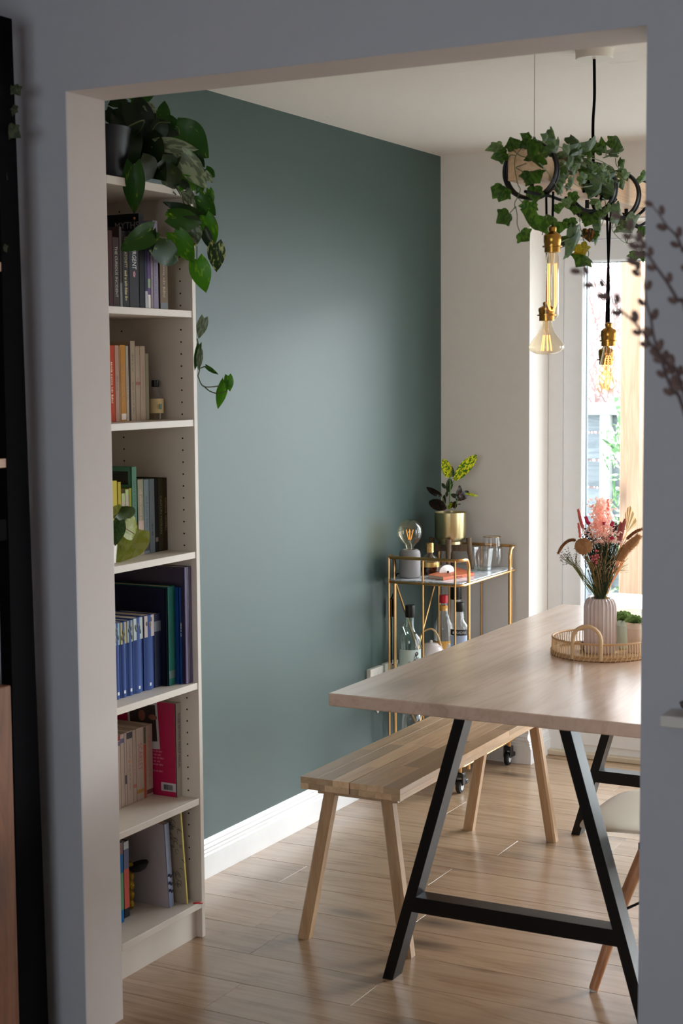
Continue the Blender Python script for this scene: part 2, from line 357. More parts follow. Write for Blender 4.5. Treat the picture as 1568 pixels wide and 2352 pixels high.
# partition with the wide opening: living side grey, reveals and dining side warm white
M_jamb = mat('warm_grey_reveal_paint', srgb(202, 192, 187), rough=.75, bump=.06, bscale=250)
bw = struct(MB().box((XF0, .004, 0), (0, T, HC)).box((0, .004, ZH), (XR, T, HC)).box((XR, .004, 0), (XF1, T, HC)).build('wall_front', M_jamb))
MB().box((XF0, 0, 0), (0, .004, HC)).box((0, 0, ZH), (XR, .004, HC)).box((XR, 0, 0), (XF1, .004, HC)).build('painted_face', M_grey, bw)
# living room shell behind the camera; its unseen window is added to light it
struct(MB().box((XF0-.12, YB, 0), (XF0, T, HC)).build('wall_living_left', M_grey))
wx0, wx1, wz0, wz1 = .7, 2.6, .85, 2.15
b = MB().box((XF0-.12, YB-.12, 0), (wx0, YB, HC)).box((wx1, YB-.12, 0), (XF1+.12, YB, HC)).box((wx0, YB-.12, 0), (wx1, YB, wz0)).box((wx0, YB-.12, wz1), (wx1, YB, HC))
struct(b.build('wall_rear', M_grey))
b = MB()
for x in (wx0, (wx0+wx1)/2-.03, wx1-.06): b.box((x, YB-.09, wz0), (x+.06, YB-.03, wz1))
b.box((wx0, YB-.09, wz0), (wx1, YB-.03, wz0+.06)).box((wx0, YB-.09, wz1-.06), (wx1, YB-.03, wz1))
wn = struct(b.build('added_window', M_upvc)); MB().box((wx0+.02, YB-.062, wz0+.02), (wx1-.02, YB-.058, wz1-.02)).build('pane', M_pane, wn)
# moulded skirting boards
def skirting(name, a, b_, n, h=.118):
    """profile swept along a straight wall from a to b_; n points into the room"""
    prof = [(0, 0), (.016, 0), (.016, h*.60), (.0135, h*.64), (.0135, h*.70), (.0105, h*.73), (.012, h*.79), (.0085, h*.86), (.0095, h*.90), (.005, h*.97), (.003, h), (0, h)]
    a, b_, n = Vector(a), Vector(b_), Vector(n); q = MB().prism([a+n*p+Vector((0, 0, z)) for p, z in prof], b_-a); return struct(q.build(name, M_trim))
skirting('baseboard_left', (XG, T, 0), (XG, D, 0), (1, 0, 0))
skirting('baseboard_back', (XG+.016, D, 0), (DX0, D, 0), (0, -1, 0))
skirting('baseboard_reveal', (DX0, D-.016, 0), (DX0, DY, 0), (1, 0, 0), .10)
skirting('baseboard_right', (DX1, D, 0), (XD, D, 0), (0, -1, 0))
# garden door: fixed frame, two sashes, beads, panes
def frame(mb, x0, x1, z0, z1, wd, y0, y1, bev=.004, wb=None):
    wb = wb or wd
    mb.box((x0, y0, z0), (x0+wd, y1, z1), bev).box((x1-wd, y0, z0), (x1, y1, z1), bev)
    mb.box((x0+wd-.004, y0, z1-wd), (x1-wd+.004, y1, z1), bev).box((x0+wd-.004, y0, z0), (x1-wd+.004, y1, z0+wb), bev)
dr = struct(bpy.data.objects.new('door_1', None)); COL.objects.link(dr); dr.location = (1.1, DY, 0)
q = MB(); frame(q, DX0, DX1, .0, DZ+.012, .066, DY, DY+.07); q.build('door_frame', M_upvc, dr)
q = MB().box((DX0, DY-.03, 0), (DX1, DY+.09, .022), .003); q.build('threshold', mat('pale_threshold', srgb(214, 200, 176), rough=.5), dr)
mid = (DX0+DX1)/2
sw_ = (DX1-DX0-.14)/3
for x0, x1 in [(DX0+.070+sw_*i+.002*(i > 0), DX0+.070+sw_*(i+1)) for i in range(3)]:
    q = MB(); frame(q, x0, x1, .05, DZ-.058, .078, DY-.012, DY+.055, .004, .10); sa = q.build('sash', M_upvc, dr)
    q = MB(); frame(q, x0+.070, x1-.070, .142, DZ-.128, .012, DY-.004, DY+.02, .003); q.build('bead', M_upvc, sa)
    MB().box((x0+.07, DY+.024, .13), (x1-.07, DY+.028, DZ-.12)).build('pane', M_pane, sa)
    q = MB(); frame(q, x0+.078, x1-.078, .15, DZ-.136, .006, DY+.018, DY+.032, 0); q.build('pane_gasket', mat('dark_gasket', srgb(40, 70, 78), rough=.5), sa)
mid = DX0+.07+sw_
q = MB().box((mid-.05, DY-.022, .98), (mid-.02, DY-.012, 1.18), .003).tube([(mid-.035, DY-.022, 1.1), (mid-.035, DY-.055, 1.1), (mid-.15, DY-.06, 1.1)], .009); q.build('door_handle', mat('chrome', srgb(200, 200, 200), rough=.15, metal=1.), dr)

# ================================================================== BOOKCASE
FX = -.1287; BX = FX-.28
bc = thing('bookcase', (FX-.14, .505, 0), 'tall narrow white bookcase with adjustable shelves behind the left door jamb', 'bookcase')
MB().box((BX, .687, 0), (FX, .703, 2.02), .0006).build('side_panel', M_case, bc)
MB().box((BX, .303, 0), (FX, .319, 2.02), .0006).build('side_panel', M_case, bc)
MB().box((BX, .319, .08), (BX+.006, .687, 2.0)).build('back_panel', M_case, bc)
ZS = [.1017, .3894, .7077, 1.0636, 1.4172, 1.7047]
MB().box((BX+.006, .319, 2.0), (FX, .687, 2.02), .0006).build('top_panel', M_case, bc)
for i, z in enumerate(ZS):
    MB().box((BX+.006, .3195, z-.018), (FX-(.002 if i else 0), .6865, z), .0008).build('shelf', M_case, bc)
MB().box((FX-.034, .319, 0), (FX-.018, .687, .0835)).build('plinth', M_case, bc)
M_hole = mat('peg_hole_shadow', srgb(40, 26, 22), rough=.9)
hm = MB().lathe([(.0024, 0), (.0024, .0008)], n=10, axis=(0, -1, 0)).mesh('peg_hole', M_hole)
z = .215
while z < 1.98:
    for dx in (.038, .2305):
        if all(abs(z-(q-.009)) > .014 for q in ZS) : inst('peg_hole', hm, bc, Matrix.Translation((FX-dx, .6872, z)))
    z += .032
q = MB().tube(smooth_path([(FX-.01, .66, ZS[0]+.002), (FX+.001, .672, ZS[0]+.001), (FX+.002, .686, ZS[0]-.004)]), .0022)
tag(q.build('bookmark_ribbon', mat('red_ribbon', srgb(190, 20, 34))), 'short red ribbon lying on the corner of the lowest shelf', 'ribbon')

# ------------------------------------------------------------------ books
LAST = {}
def book(x, xl, xr, ytop, zs, col, label, group, depth_=.13, tx=None, tcol=(230, 225, 215), th=.55, rough=.62, lean=0, pages=True, blocks=(), ym=None, tspan=.8, toff=0., round_=False, name='book', ypx=None):
    """one book with its spine on the plane x, placed between two photo columns; blocks: (z0,z1,colour) printed panels on the spine"""
    zpx = None
    ymid = ypx if ypx else (ytop+{0: 2100, 1: 1840, 2: 1590, 3: 1280, 4: 965, 5: 715}[zs])/2
    y0 = at(xl, ymid, x=x).y; y1 = at(xr, ymid, x=x).y; z0 = ZS[zs]+.0003; z1 = at((xl+xr)/2, ytop, x=x).z
    y0 = max(y0+.0003, .3197, LAST.get(zs, 0)+.0003); y1 = max(min(y1-.0003, .6868), y0+.0035); LAST[zs] = y1; t = y1-y0; h = z1-z0; cv = min(.0022, t*.2)
    x0 = max(x-depth_, BX+.0065); root = thing(name, (x, (y0+y1)/2, z0), label, 'book', group, rot=(lean, 0, 0) if lean else None)
    d = x-x0; m = mat('cover_%d_%d_%d' % tuple(col), srgb(*[c*.88 for c in col]), rough=rough, spec=.15 if rough > .3 else .4)
    q = MB().box((-d, -t/2, 0), (-.001, -t/2+cv, h)).box((-d, t/2-cv, 0), (-.001, t/2, h))
    if round_:
        n = 8; pts = [(-.003+(.006)*math.sin(math.pi*i/n), -t/2+t*i/n, 0) for i in range(n+1)]; q.prism(pts+[(-.004, t/2, 0), (-.004, -t/2, 0)], (0, 0, h))
    else: q.box((-.004, -t/2, 0), (0, t/2, h), .0005)
    c = q.build('cover', m, root, local=True)
    if pages and t > 2.6*cv: MB().box((-d+.003, -t/2+cv, .002), (-.004, t/2-cv, h-.002)).build('page_block', M_cloud, root, local=True)
    off = .0004+(.003 if round_ else 0)
    for (a, b_, cc) in blocks:
        MB().box((-.0005, -t/2+.0006, h*a), (off*.6, t/2-.0006, h*b_)).build('printed_panel', mat('cover_%d_%d_%d' % tuple(cc), srgb(*cc), rough=.5), c, local=True)
    if tx:
        for i, s_ in enumerate(tx if isinstance(tx, (list, tuple)) else [tx]):
            n_ = len(tx) if isinstance(tx, (list, tuple)) else 1
            cz = h*(.5+toff)+(h*tspan/n_)*((n_-1)/2-i)
            lettering(c, s_, (off, 0, cz), (0, 0, -1), (0, 1, 0), t*th, mat('ink_%d_%d_%d' % tuple(tcol), srgb(*tcol), rough=.5), maxw=h*tspan/n_*.92, local=True)
    return root, c, (d, t, h)
G5, G4, G3, G2, G1, G0 = ['books on the %s shelf' % s for s in ('top', 'second', 'third', 'fourth', 'fifth', 'lowest')]
X5 = -.137
book(X5, 249.5, 259, 529, 5, (70, 16, 16), 'dark red hardback leftmost on the top book shelf', G5)
book(X5, 259.3, 274, 545, 5, (58, 40, 34), 'dark brown paperback with pale title next to the dark red hardback', G5, tx='THE CURIOUS INCIDENT', tcol=(170, 160, 150), th=.4)
book(X5, 274.5, 280.5, 521, 5, (74, 62, 58), 'thin brown book with cream pages beside the dark brown paperback', G5, blocks=((.0, .3, (60, 50, 46)),))
book(X5, 281, 296, 531, 5, (44, 38, 42), 'black paperback with yellow author lettering on the top book shelf', G5, tx=['TERRY PRATCHETT', '~5'], tcol=(178, 160, 92), th=.38, tspan=.9)
r5, c5, dm = book(X5, 296.5, 319, 532, 5, (56, 56, 62), 'charcoal paperback titled in white with a pink flower on the spine', G5, tx='INSURGENT', tcol=(205, 205, 205), th=.42, tspan=.42, toff=.2)
q = MB(); 
for a_ in range(5): q.ball((.0004, .003*math.cos(a_*1.26), dm[2]*.44+.005*math.sin(a_*1.26)), .0022, (.15, 1, 1.6), 6, 4)
q.build('flower_print', mat('pink_print', srgb(190, 120, 140)), c5, local=True)
r5, c5, dm = book(X5, 319.5, 331.5, 491, 5, (20, 18, 24), 'tall black hardback of myths rising behind the others', G5, depth_=.2)
lettering(c5, 'MYTHS', (-.036, -dm[1]/2-.0004, dm[2]*.875), (1, 0, 0), (0, 0, 1), .017, mat('ink_grey', srgb(110, 108, 112)), local=True)
MB().ball((-.012, -dm[1]/2-.0004, dm[2]*.95), .0035, (1, .2, 1), 10, 6).build('badge', mat('badge_orange', srgb(170, 110, 70)), c5, local=True)
book(X5, 332, 338.5, 512, 5, (40, 46, 78), 'navy blue paperback beside the black book of myths', G5, depth_=.12, blocks=((.0, .2, (150, 150, 150)),))
book(X5, 339, 345.5, 578, 5, (112, 84, 140), 'short purple paperback with a green picture on its spine', G5, blocks=((.36, .52, (110, 140, 84)), (0, .24, (205, 196, 186))))
book(X5, 346, 351.5, 540, 5, (168, 152, 164), 'thin pale pink paperback next to the short purple one', G5, tx='~4', tcol=(110, 90, 110))
book(X5, 352, 363, 507, 5, (156, 146, 172), 'tall lilac spined book with blue cover on the top book shelf', G5, tx='~6', tcol=(96, 90, 120), th=.4, depth_=.16)
book(X5, 367, 385, 545, 5, (134, 112, 92), 'thick tan hardback with black foot rightmost on the top book shelf', G5, blocks=((0, .09, (26, 24, 24)),), tx='~4', tcol=(160, 140, 116), th=.3)
X4 = -.222
for a, b_, yt, col, lab, kw in (
    (250, 264, 793, (206, 70, 24), 'bright orange-red paperback leftmost on the second book shelf', dict(tcol=(240, 190, 150), tx='~4', th=.3)),
    (264.5, 274, 793, (206, 160, 138), 'salmon pink paperback next to the orange-red one', dict(tx='~3', tcol=(120, 80, 60), th=.3)),
    (274.3, 277, 794, (190, 158, 112), 'very thin straw coloured book between pink and amber spines', {}),
    (277.3, 289, 792, (212, 146, 56), 'amber yellow paperback on the second book shelf', dict(tx='~5', tcol=(150, 96, 30), th=.3, blocks=((.02, .1, (216, 196, 176)),))),
    (289.3, 296, 794, (196, 182, 160), 'thin cream paperback beside the amber one', dict(tx='~7', tcol=(110, 90, 80), th=.3)),
    (296.3, 299.8, 793, (62, 22, 20), 'very thin dark maroon book between cream spines', {}),
    (300, 311, 783, (188, 168, 140), 'tallest beige paperback on the second book shelf', dict(tx=['~3', '~4'], tcol=(96, 84, 70), th=.3, tspan=.9)),
    (311.3, 322, 795, (192, 172, 150), 'cream paperback with a small red feather drawing', dict(blocks=((.48, .52, (150, 80, 66)),), tx='~2', tcol=(170, 100, 80), th=.35)),
    (322.3, 334, 795, (200, 178, 156), 'blush cream paperback with tiny red title', dict(tx='~6', tcol=(176, 120, 100), th=.22)),
    (334.3, 342, 812, (168, 160, 136), 'short pale sage paperback rightmost on the second book shelf', {})):
    book(X4, a, b_, yt, 4, col, lab, G4, **kw)
X3 = -.220
for a, b_, yt, col, lab, kw in (
    (259, 270, 1104, (222, 202, 70), 'lemon yellow paperback leftmost above the pale green plant', {}),
    (271.3, 279, 1107, (206, 182, 44), 'golden yellow paperback next to the lemon yellow one', {}),
    (279.5, 288, 1133, (196, 190, 160), 'short cream paperback with a lime top band', dict(blocks=((.88, 1, (140, 160, 60)),))),
    (288.3, 296.5, 1124, (206, 196, 170), 'cream paperback with a lime top band beside the short cream one', dict(blocks=((.92, 1, (150, 165, 60)),))),
    (296.8, 303, 1121, (156, 160, 40), 'olive lime paperback beside the tall green book', {}),
    (304, 315, 1072, (92, 148, 120), 'tall mint green book lettered LEAVE YOUR MARK', dict(tx='LEAVE YOUR MARK', tcol=(20, 30, 30), th=.42, tspan=.62, toff=.12, depth_=.15)),
    (317, 330.5, 1101, (178, 176, 150), 'pale cream-green paperback right of the tall mint book', dict(tx='~6', tcol=(196, 170, 150), th=.4, blocks=((0, .45, (190, 166, 150)),))),
    (331, 343, 1101, (140, 158, 164), 'pale blue paperback with tiny dark foot', dict(blocks=((.04, .18, (46, 30, 50)),), tx='~5', tcol=(90, 100, 120), th=.3)),
    (343.6, 355.5, 1100, (128, 138, 146), 'blue-grey paperback on the third book shelf', dict(tx='~2', tcol=(40, 50, 60), th=.4, tspan=.45, toff=-.2)),
    (356, 363, 1099, (22, 24, 22), 'narrow black book beside the blue-grey one', dict(blocks=((.14, .2, (120, 100, 90)),))),
    (363.5, 375, 1098, (66, 62, 42), 'dark olive paperback with faded gold author name', dict(tx='CAITLIN MORAN', tcol=(130, 124, 96), th=.42)),
    (375.5, 387, 1097, (64, 52, 34), 'dark brown-gold paperback rightmost on the third book shelf', dict(tx='GEORGE ORWELL', tcol=(140, 124, 84), th=.45))):
    rt_, ct_, dm_ = book(X3, a, b_, yt, 3, col, lab, G3, ypx=1180, **kw)
    if 'MARK' in lab:
        MB().box((-.075, -dm_[1]/2-.0005, dm_[2]*.80), (-.012, -dm_[1]/2, dm_[2]*.95)).build('title_block', mat('ink_20', srgb(18, 18, 18)), ct_, local=True)
X2 = -.193
pic = [(120, 150, 160), (150, 140, 90), (120, 132, 130), (160, 172, 170), (176, 160, 156)]
blue_lab = ['picture topped blue paperback nearest the jamb on the fourth shelf', 'blue paperback with a tawny portrait patch second in the blue set', 'blue paperback with a grey-green patch in the middle of the blue set', 'wide blue paperback with a misty sea patch fourth in the blue set', 'widest blue paperback with a pink-grey patch closing the blue set']
M_blue_mark = mat('pale_mark', srgb(205, 212, 220))
for i, (a, b_, yt) in enumerate(((262, 274.7, 1431), (276, 290.3, 1428), (291, 304.7, 1424), (306, 327.5, 1418), (331, 353.5, 1412))):
    rt_, ct_, (d_, t_, h_) = book(X2, a, b_, yt, 2, (66, 92, 158), blue_lab[i], G2, blocks=((.71, .995, pic[i]),), round_=True, depth_=.125)
    q = MB().box((0, -.0035, h_*.055), (.0022+.0014, .0035, h_*.095)); q.build('emblem', M_blue_mark, ct_, local=True)
    q = MB()
    for j in range(5): q.ball((.0025, (random.random()-.5)*t_*.6, h_*(.75+.2*random.random())), .0045, (.25, .8, 1.4), 8, 5)
    q.build('picture', mat('picture_%d' % i, srgb(*[max(0, int(c*.55)) for c in pic[i]]), rough=.6), ct_, local=True)
book(X2, 354.5, 370.5, 1409, 2, (26, 34, 66), 'dark navy paperback right of the blue set', G2, blocks=((.76, .9, (90, 100, 110)),))
book(-.176, 371, 380.5, 1352, 2, (22, 24, 52), 'tall midnight blue hardback leaning on the teal book', G2, depth_=.2)
book(-.172, 381, 403, 1347, 2, (24, 104, 92), 'tall teal green hardback with small black print on the spine', G2, depth_=.22, tx='~5', tcol=(8, 50, 48), th=.16, tspan=.7, blocks=((.07, .15, (60, 84, 80)),))
book(-.157, 404, 418.5, 1350, 2, (24, 70, 140), 'bright blue hardback with white lettering on the fourth shelf', G2, depth_=.2, tx='~3', tcol=(210, 220, 200), th=.5, toff=.06)
rt_, ct_, dm_ = book(-.148, 419.5, 446, 1301, 2, (62, 50, 74), 'thick glossy purple hardback tallest on the fourth shelf', G2, depth_=.24, round_=True, rough=.25, blocks=((.001, .999, (96, 82, 122)),))
X1 = -.263
for a, b_, yt, lab, kw in (
    (266, 277, 1690, 'cream paperback with a red head patch leftmost on the fifth shelf', dict(blocks=((.93, 1, (140, 40, 44)), (.86, .92, (110, 90, 120))))),
    (277.3, 286, 1686, 'cream paperback with a small blue picture near its top', dict(blocks=((.88, .94, (90, 90, 130)),))),
    (286.3, 291, 1683, 'thin white paperback with black brush marks', dict(blocks=((.3, .42, (60, 56, 60)),))),
    (291.3, 305, 1679, 'cream paperback with black square and orange disc on the spine', dict(blocks=((.9, .985, (44, 34, 38)),), tx='~7', tcol=(150, 130, 120), th=.2)),
    (305.3, 313, 1676, 'thin blush paperback with a red seal low on the spine', dict(blocks=((.2, .25, (190, 120, 110)),), tx='~4', tcol=(170, 130, 120), th=.3)),
    (313.5, 330, 1671, 'blush paperback titled Scarlet on the fifth shelf', dict(tx='SCARLET', tcol=(176, 110, 104), th=.6, tspan=.4, toff=.1, blocks=((.1, .15, (180, 136, 60)),))),
    (330.3, 335.3, 1668, 'thin paperback with painted top and orange-red edge', dict(blocks=((.76, .99, (90, 96, 66)), (.0, .75, (190, 80, 60))))),
    (335.8, 351, 1664, 'white paperback with faint pink title closing the cream row', dict(tx='~6', tcol=(190, 140, 130), th=.4, blocks=((.04, .1, (120, 70, 76)),)))):
    rt_, ct_, dm_ = book(X1, a, b_, yt, 1, (212, 192, 178), lab, G1, ypx=1750, **kw)
    if 'orange disc' in lab: MB().lathe([(.0048, 0), (.0048, .0006)], (0.0, 0, dm_[2]*.59), n=18, axis=(1, 0, 0)).build('disc_print', mat('orange_disc', srgb(206, 150, 112)), ct_, local=True)
# pink manual: its cover faces the camera
rt_, ct_, (d_, t_, h_) = book(-.187, 405.5, 417.5, 1614, 1, (206, 200, 190), 'large crimson cookbook-sized manual with white spine against the bookcase side', G1, depth_=.205, ypx=1720, tx=['BOBBI BROWN', 'MAKEUP MANUAL'], tcol=(96, 70, 90), th=.55, tspan=.6, toff=.1)
MB().box((-d_, -t_/2-.0006, 0), (-.004, -t_/2+.0004, h_)).build('crimson_cover', mat('crimson_cover', srgb(176, 16, 76), rough=.35), ct_, local=True, label='crimson front cover')
yy = -t_/2-.0012
q = MB().obox((-.108, yy, h_*.735), (.050, 0, .004), (0, .0004, 0), (-.004, 0, .066)); q.build('photo_border', mat('grey_white_card', srgb(190, 190, 196)), ct_, local=True)
q = MB().obox((-.108, yy-.0006, h_*.755), (.043, 0, .0035), (0, .0003, 0), (-.003, 0, .050)); q.build('photo_print', mat('dark_photo', srgb(38, 24, 26), var=.6, vscale=40), ct_, local=True)
q = MB().ball((-.112, yy-.0008, h_*.84), .012, (1, .05, 1.3)).ball((-.076, yy-.0008, h_*.83), .01, (1.5, .05, .8)); q.build('photo_faces', mat('skin_print', srgb(128, 76, 62)), ct_, local=True)
for i in range(7):
    if i == 5: continue
    lettering(ct_, '~3' if i % 2 else '~4', (-.074+.002*i % .006, yy, h_*(.47-.035*i)), (1, 0, 0), (0, 0, 1), .0055, mat('ink_pink', srgb(214, 140, 160)), maxw=.06, local=True)
MB().box((-.052, yy-.0002, h_*.055), (-.004, yy+.0006, h_*.145)).build('barcode_label', mat('grey_white_card', srgb(190, 190, 196)), ct_, local=True)
q = MB()
for i in range(14): q.box((-.043+i*.0021, yy-.0008, h_*.07), (-.043+i*.0021+random.choice((.0006, .0012)), yy-.0002, h_*.125))
q.build('barcode', mat('ink_20', srgb(18, 18, 18)), ct_, local=True)
# lowest shelf
rt_, ct_, dm_ = book(-.222, 276, 284, 1934, 0, (30, 112, 176), 'thin book with blue, green and red bands at the left of the lowest shelf', G0, ypx=2030, blocks=((.85, .999, (110, 60, 56)), (.16, .62, (70, 130, 86))))
book(-.236, 284.6, 297, 1932, 0, (36, 40, 46), 'thick book with white head, navy, vermilion and black bands', G0, ypx=2020, blocks=((.9, .999, (196, 204, 208)), (.64, .9, (58, 58, 96)), (.12, .64, (190, 62, 38))))
gx = thing('ornament', (-.262, .537, ZS[0]), 'small knobbly gold ornament behind the banded books', 'ornament')
q = MB()
for i in range(5): q.ball((-.262, .537, ZS[0]+.018+i*.026), .017-.0012*abs(i-2), (1, .8, 1.1), 12, 8)
q.build('body', mat('gold_glitter', srgb(150, 122, 30), rough=.35, metal=.7, bump=.9, bscale=260, bdist=.003), gx)
q = MB().lathe([(.028, 0), (.03, .006), (.02, .018), (.0001, .024)], (-.245, .553, ZS[0]+.128), n=16, axis=(.25, .1, -1)); q.build('hat', mat('black_felt', srgb(16, 14, 16), rough=.9), gx)
def leaning(x, ypos, th_, h_, d_, ang, col, label, spine=None, name='book', faces=None):
    root = thing(name, (x, ypos, ZS[0]+.0005), label, 'book', G0, rot=(ang, 0, 0))
    m = mat('cover_%d_%d_%d' % tuple(col), srgb(*col), rough=.4)
    q = MB().box((-d_, 0, 0), (-.002, .0022, h_)).box((-d_, th_-.0022, 0), (-.002, th_, h_)); c = q.build('cover', m, root, local=True)
    MB().box((-.003, 0, 0), (0, th_, h_), .0005).build('spine', mat('cover_%d_%d_%d' % tuple(spine or col), srgb(*(spine or col)), rough=.4, var=.1), c, local=True)
    MB().box((-d_+.003, .0024, .002), (-.003, th_-.0024, h_-.002)).build('page_block', M_cloud, root, local=True); return root, c
r1, c1 = leaning(-.176, .601, .022, .235, .17, math.radians(4.5), (186, 178, 184), 'large book with plain pale cover and steel blue spine tilted on the lowest shelf', spine=(104, 112, 138))
q = MB()
for z in (.045, .066, .088): q.tube([(.0008, .003+.016*i/6, z+.006*math.sin(i*1.05)) for i in range(7)], .0022, 5)
q.build('spine_scroll', mat('navy_print', srgb(34, 32, 60)), c1, local=True)
r2, c2 = leaning(-.152, .650, .006, .262, .2, math.radians(5.5), (172, 160, 140), 'thin map-patterned book with yellow spine leaning by the bookcase side', spine=(216, 198, 96))
q = MB(); rs = random.Random(3)
for i in range(46):
    cx_, cz_ = -rs.uniform(.004, .075), rs.uniform(.02, .255); rr_ = rs.uniform(.003, .008)
    q.tube([(cx_+rr_*math.cos(a*.9), -.0005, cz_+rr_*math.sin(a*.9)*1.3) for a in range(rs.randint(3, 7))], .0008, 4)
q.build('map_lines', mat('map_ink', srgb(84, 78, 74)), c2, local=True, kind='stuff')
# miniature bottle
p = at(358, 964, x=-.226); bt = thing('miniature_bottle', (-.226, p.y, ZS[4]), 'miniature glass bottle with black cap and cream label on the second book shelf', 'bottle')
q = MB().lathe([(.0195, 0), (.021, .003), (.021, .058), (.017, .066), (.009, .074), (.0072, .088), (.0072, .094)], (-.226, p.y, ZS[4]+.0003), n=24); q.build('glass_body', M_glass, bt)
q = MB().lathe([(.0214, .018), (.0214, .056)], (-.226, p.y, ZS[4]), n=24); q.build('paper_label', mat('cream_label', srgb(214, 190, 140), rough=.7), bt)
q = MB().box((-.206, p.y-.012, ZS[4]+.028), (-.2043, p.y-.003, ZS[4]+.042)); q.build('label_stamp', mat('green_stamp', srgb(110, 140, 130)), bt)
q = MB().lathe([(.0088, .087), (.0108, .089), (.0098, .105), (.0001, .1055)], (-.226, p.y, ZS[4]), n=20); q.build('cap', mat('black_plastic', srgb(14, 14, 15), rough=.35), bt)
q = MB().lathe([(.0185, .001), (.0185, .055), (.0001, .0551)], (-.226, p.y, ZS[4]+.0008), n=20); q.build('contents', thin_glass('honey_liquid', (.95, .86, .7, 1), .03), bt)
# ================================================================== DINING TABLE
TX0, TX1, TY0, TY1 = .352, 1.23, .537, 2.205
tb = thing('dining_table', (.791, 1.37, 0), 'large pale oak dining table on black A-frame steel legs', 'table')
MB().box((TX0, TY0, .718), (TX1, TY1, .75), .0025).build('tabletop', M_table, tb)
def trestle(y0, y1):
    for s_ in (-1, 1):
        q = MB(); c = .791; xb, xt = .336*s_, .128*s_; w_ = .0145
        v = []
        for y in (y0, y1): v += [(c+xb-w_, y, .0), (c+xb+w_, y, .0), (c+xt+w_, y, .7175), (c+xt-w_, y, .7175)]
        q.add(v, [(0,1,2,3),(7,6,5,4),(0,4,5,1),(1,5,6,2),(2,6,7,3),(3,7,4,0)]); q.build('leg', M_black, tb)
    q = MB().box((.791-.282, y0+.0006, .186), (.791+.282, y1-.0006, .226), .001)
    q.build('crossbar', M_black, tb)
    q = MB().box((.791-.16, y0-.004, .7125), (.791+.16, y1+.004, .7178)); q.build('fixing_plate', M_black, tb)
    q = MB()
    for s_ in (-1, 1): q.tube([(.791+s_*.272, y0+.001, .2265), (.791+s_*.266, y1-.001, .2265)], .0022, 6)
    q.build('weld_bead', M_black, tb)
trestle(.65, .704); trestle(2.056, 2.11)
# ================================================================== BENCH
bn = thing('bench', (.275, 1.37, 0), 'low acacia butcher-block bench with splayed legs in front of the green wall', 'bench')
BX0, BX1, BY0, BY1, BZ = .135, .432, .775, 1.985, .460
rb = random.Random(11)
def board(x0, x1):
    nx = 3; wd = (x1-x0)/nx
    for lay, (z0, z1) in enumerate(((BZ-.033, BZ-.0165), (BZ-.0163, BZ))):
        off = [0, wd*.5][lay == 0]
        xs = [x0]+[x0+off+wd*i for i in range(0 if off else 1, nx)]+[x1]
        for a, b_ in zip(xs[:-1], xs[1:]):
            y = BY0; first = True
            while y < BY1-.001:
                y2 = min(BY1, y+(rb.uniform(.12, .45) if first else rb.uniform(.3, .5))); first = False
                if BY1-y2 < .12: y2 = BY1
                MB().box((a+.0001, y+.0001, z0), (b_-.0001, y2-.0001, z1), .0004).build('stave', M_bench, bn); y = y2
board(BX0, (BX0+BX1)/2-.0016); board((BX0+BX1)/2+.0016, BX1)
for y in (.815, 1.93): MB().box((.165, y, BZ-.052), (.405, y+.04, BZ-.0332), .001).build('under_rail', M_bench, bn)
def bleg(xb, xt, yb_, yt, w_=.034, dd=.036):
    q = MB(); v = []
    for (x, y, z) in ((xb, yb_, 0), (xt, yt, BZ-.0335)):
        c_ = .006
        v += [(x, y+c_, z), (x+c_, y, z), (x+w_-c_, y, z), (x+w_, y+c_, z), (x+w_, y+dd-c_, z), (x+w_-c_, y+dd, z), (x+c_, y+dd, z), (x, y+dd-c_, z)]
    q.add(v, [tuple(range(8)), tuple(range(8, 16))]+[(i, (i+1) % 8, (i+1) % 8+8, i+8) for i in range(8)]); return q.build('leg', M_benchleg, bn)
bleg(.104, .186, .800, .812); bleg(.414, .352, .800, .812); bleg(.096, .172, 1.94, 1.925); bleg(.394, .330, 1.94, 1.925)
# ================================================================== BAR CART
KX0, KX1, KY0, KY1, KZ = -.378, -.078, 2.325, 2.865, .780
ct = thing('bar_cart', (-.228, 2.6, 0), 'gold tube bar cart with marble shelf in the far corner', 'cart')
def rrect(x0, x1, y0, y1, z, r, n=6):
    out = []
    for cx_, cy_, a0 in ((x1-r, y1-r, 0), (x0+r, y1-r, 90), (x0+r, y0+r, 180), (x1-r, y0+r, 270)):
        for i in range(n+1): a = math.radians(a0+90*i/n); out.append((cx_+r*math.cos(a), cy_+r*math.sin(a), z))
    return out
for nm, z, m in (('marble_shelf', KZ, M_marble), ('middle_shelf', .40, M_marble), ('lower_shelf', .115, M_marble)):
    MB().prism(rrect(KX0+.004, KX1-.004, KY0+.004, KY1-.004, z-.013, .03), (0, 0, .013)).build(nm, m, ct)
    MB().tube(rrect(KX0, KX1, KY0, KY1, z-.009, .033), .0052, 8, closed=True).build('shelf_rim', M_gold, ct)
r_ = .0062
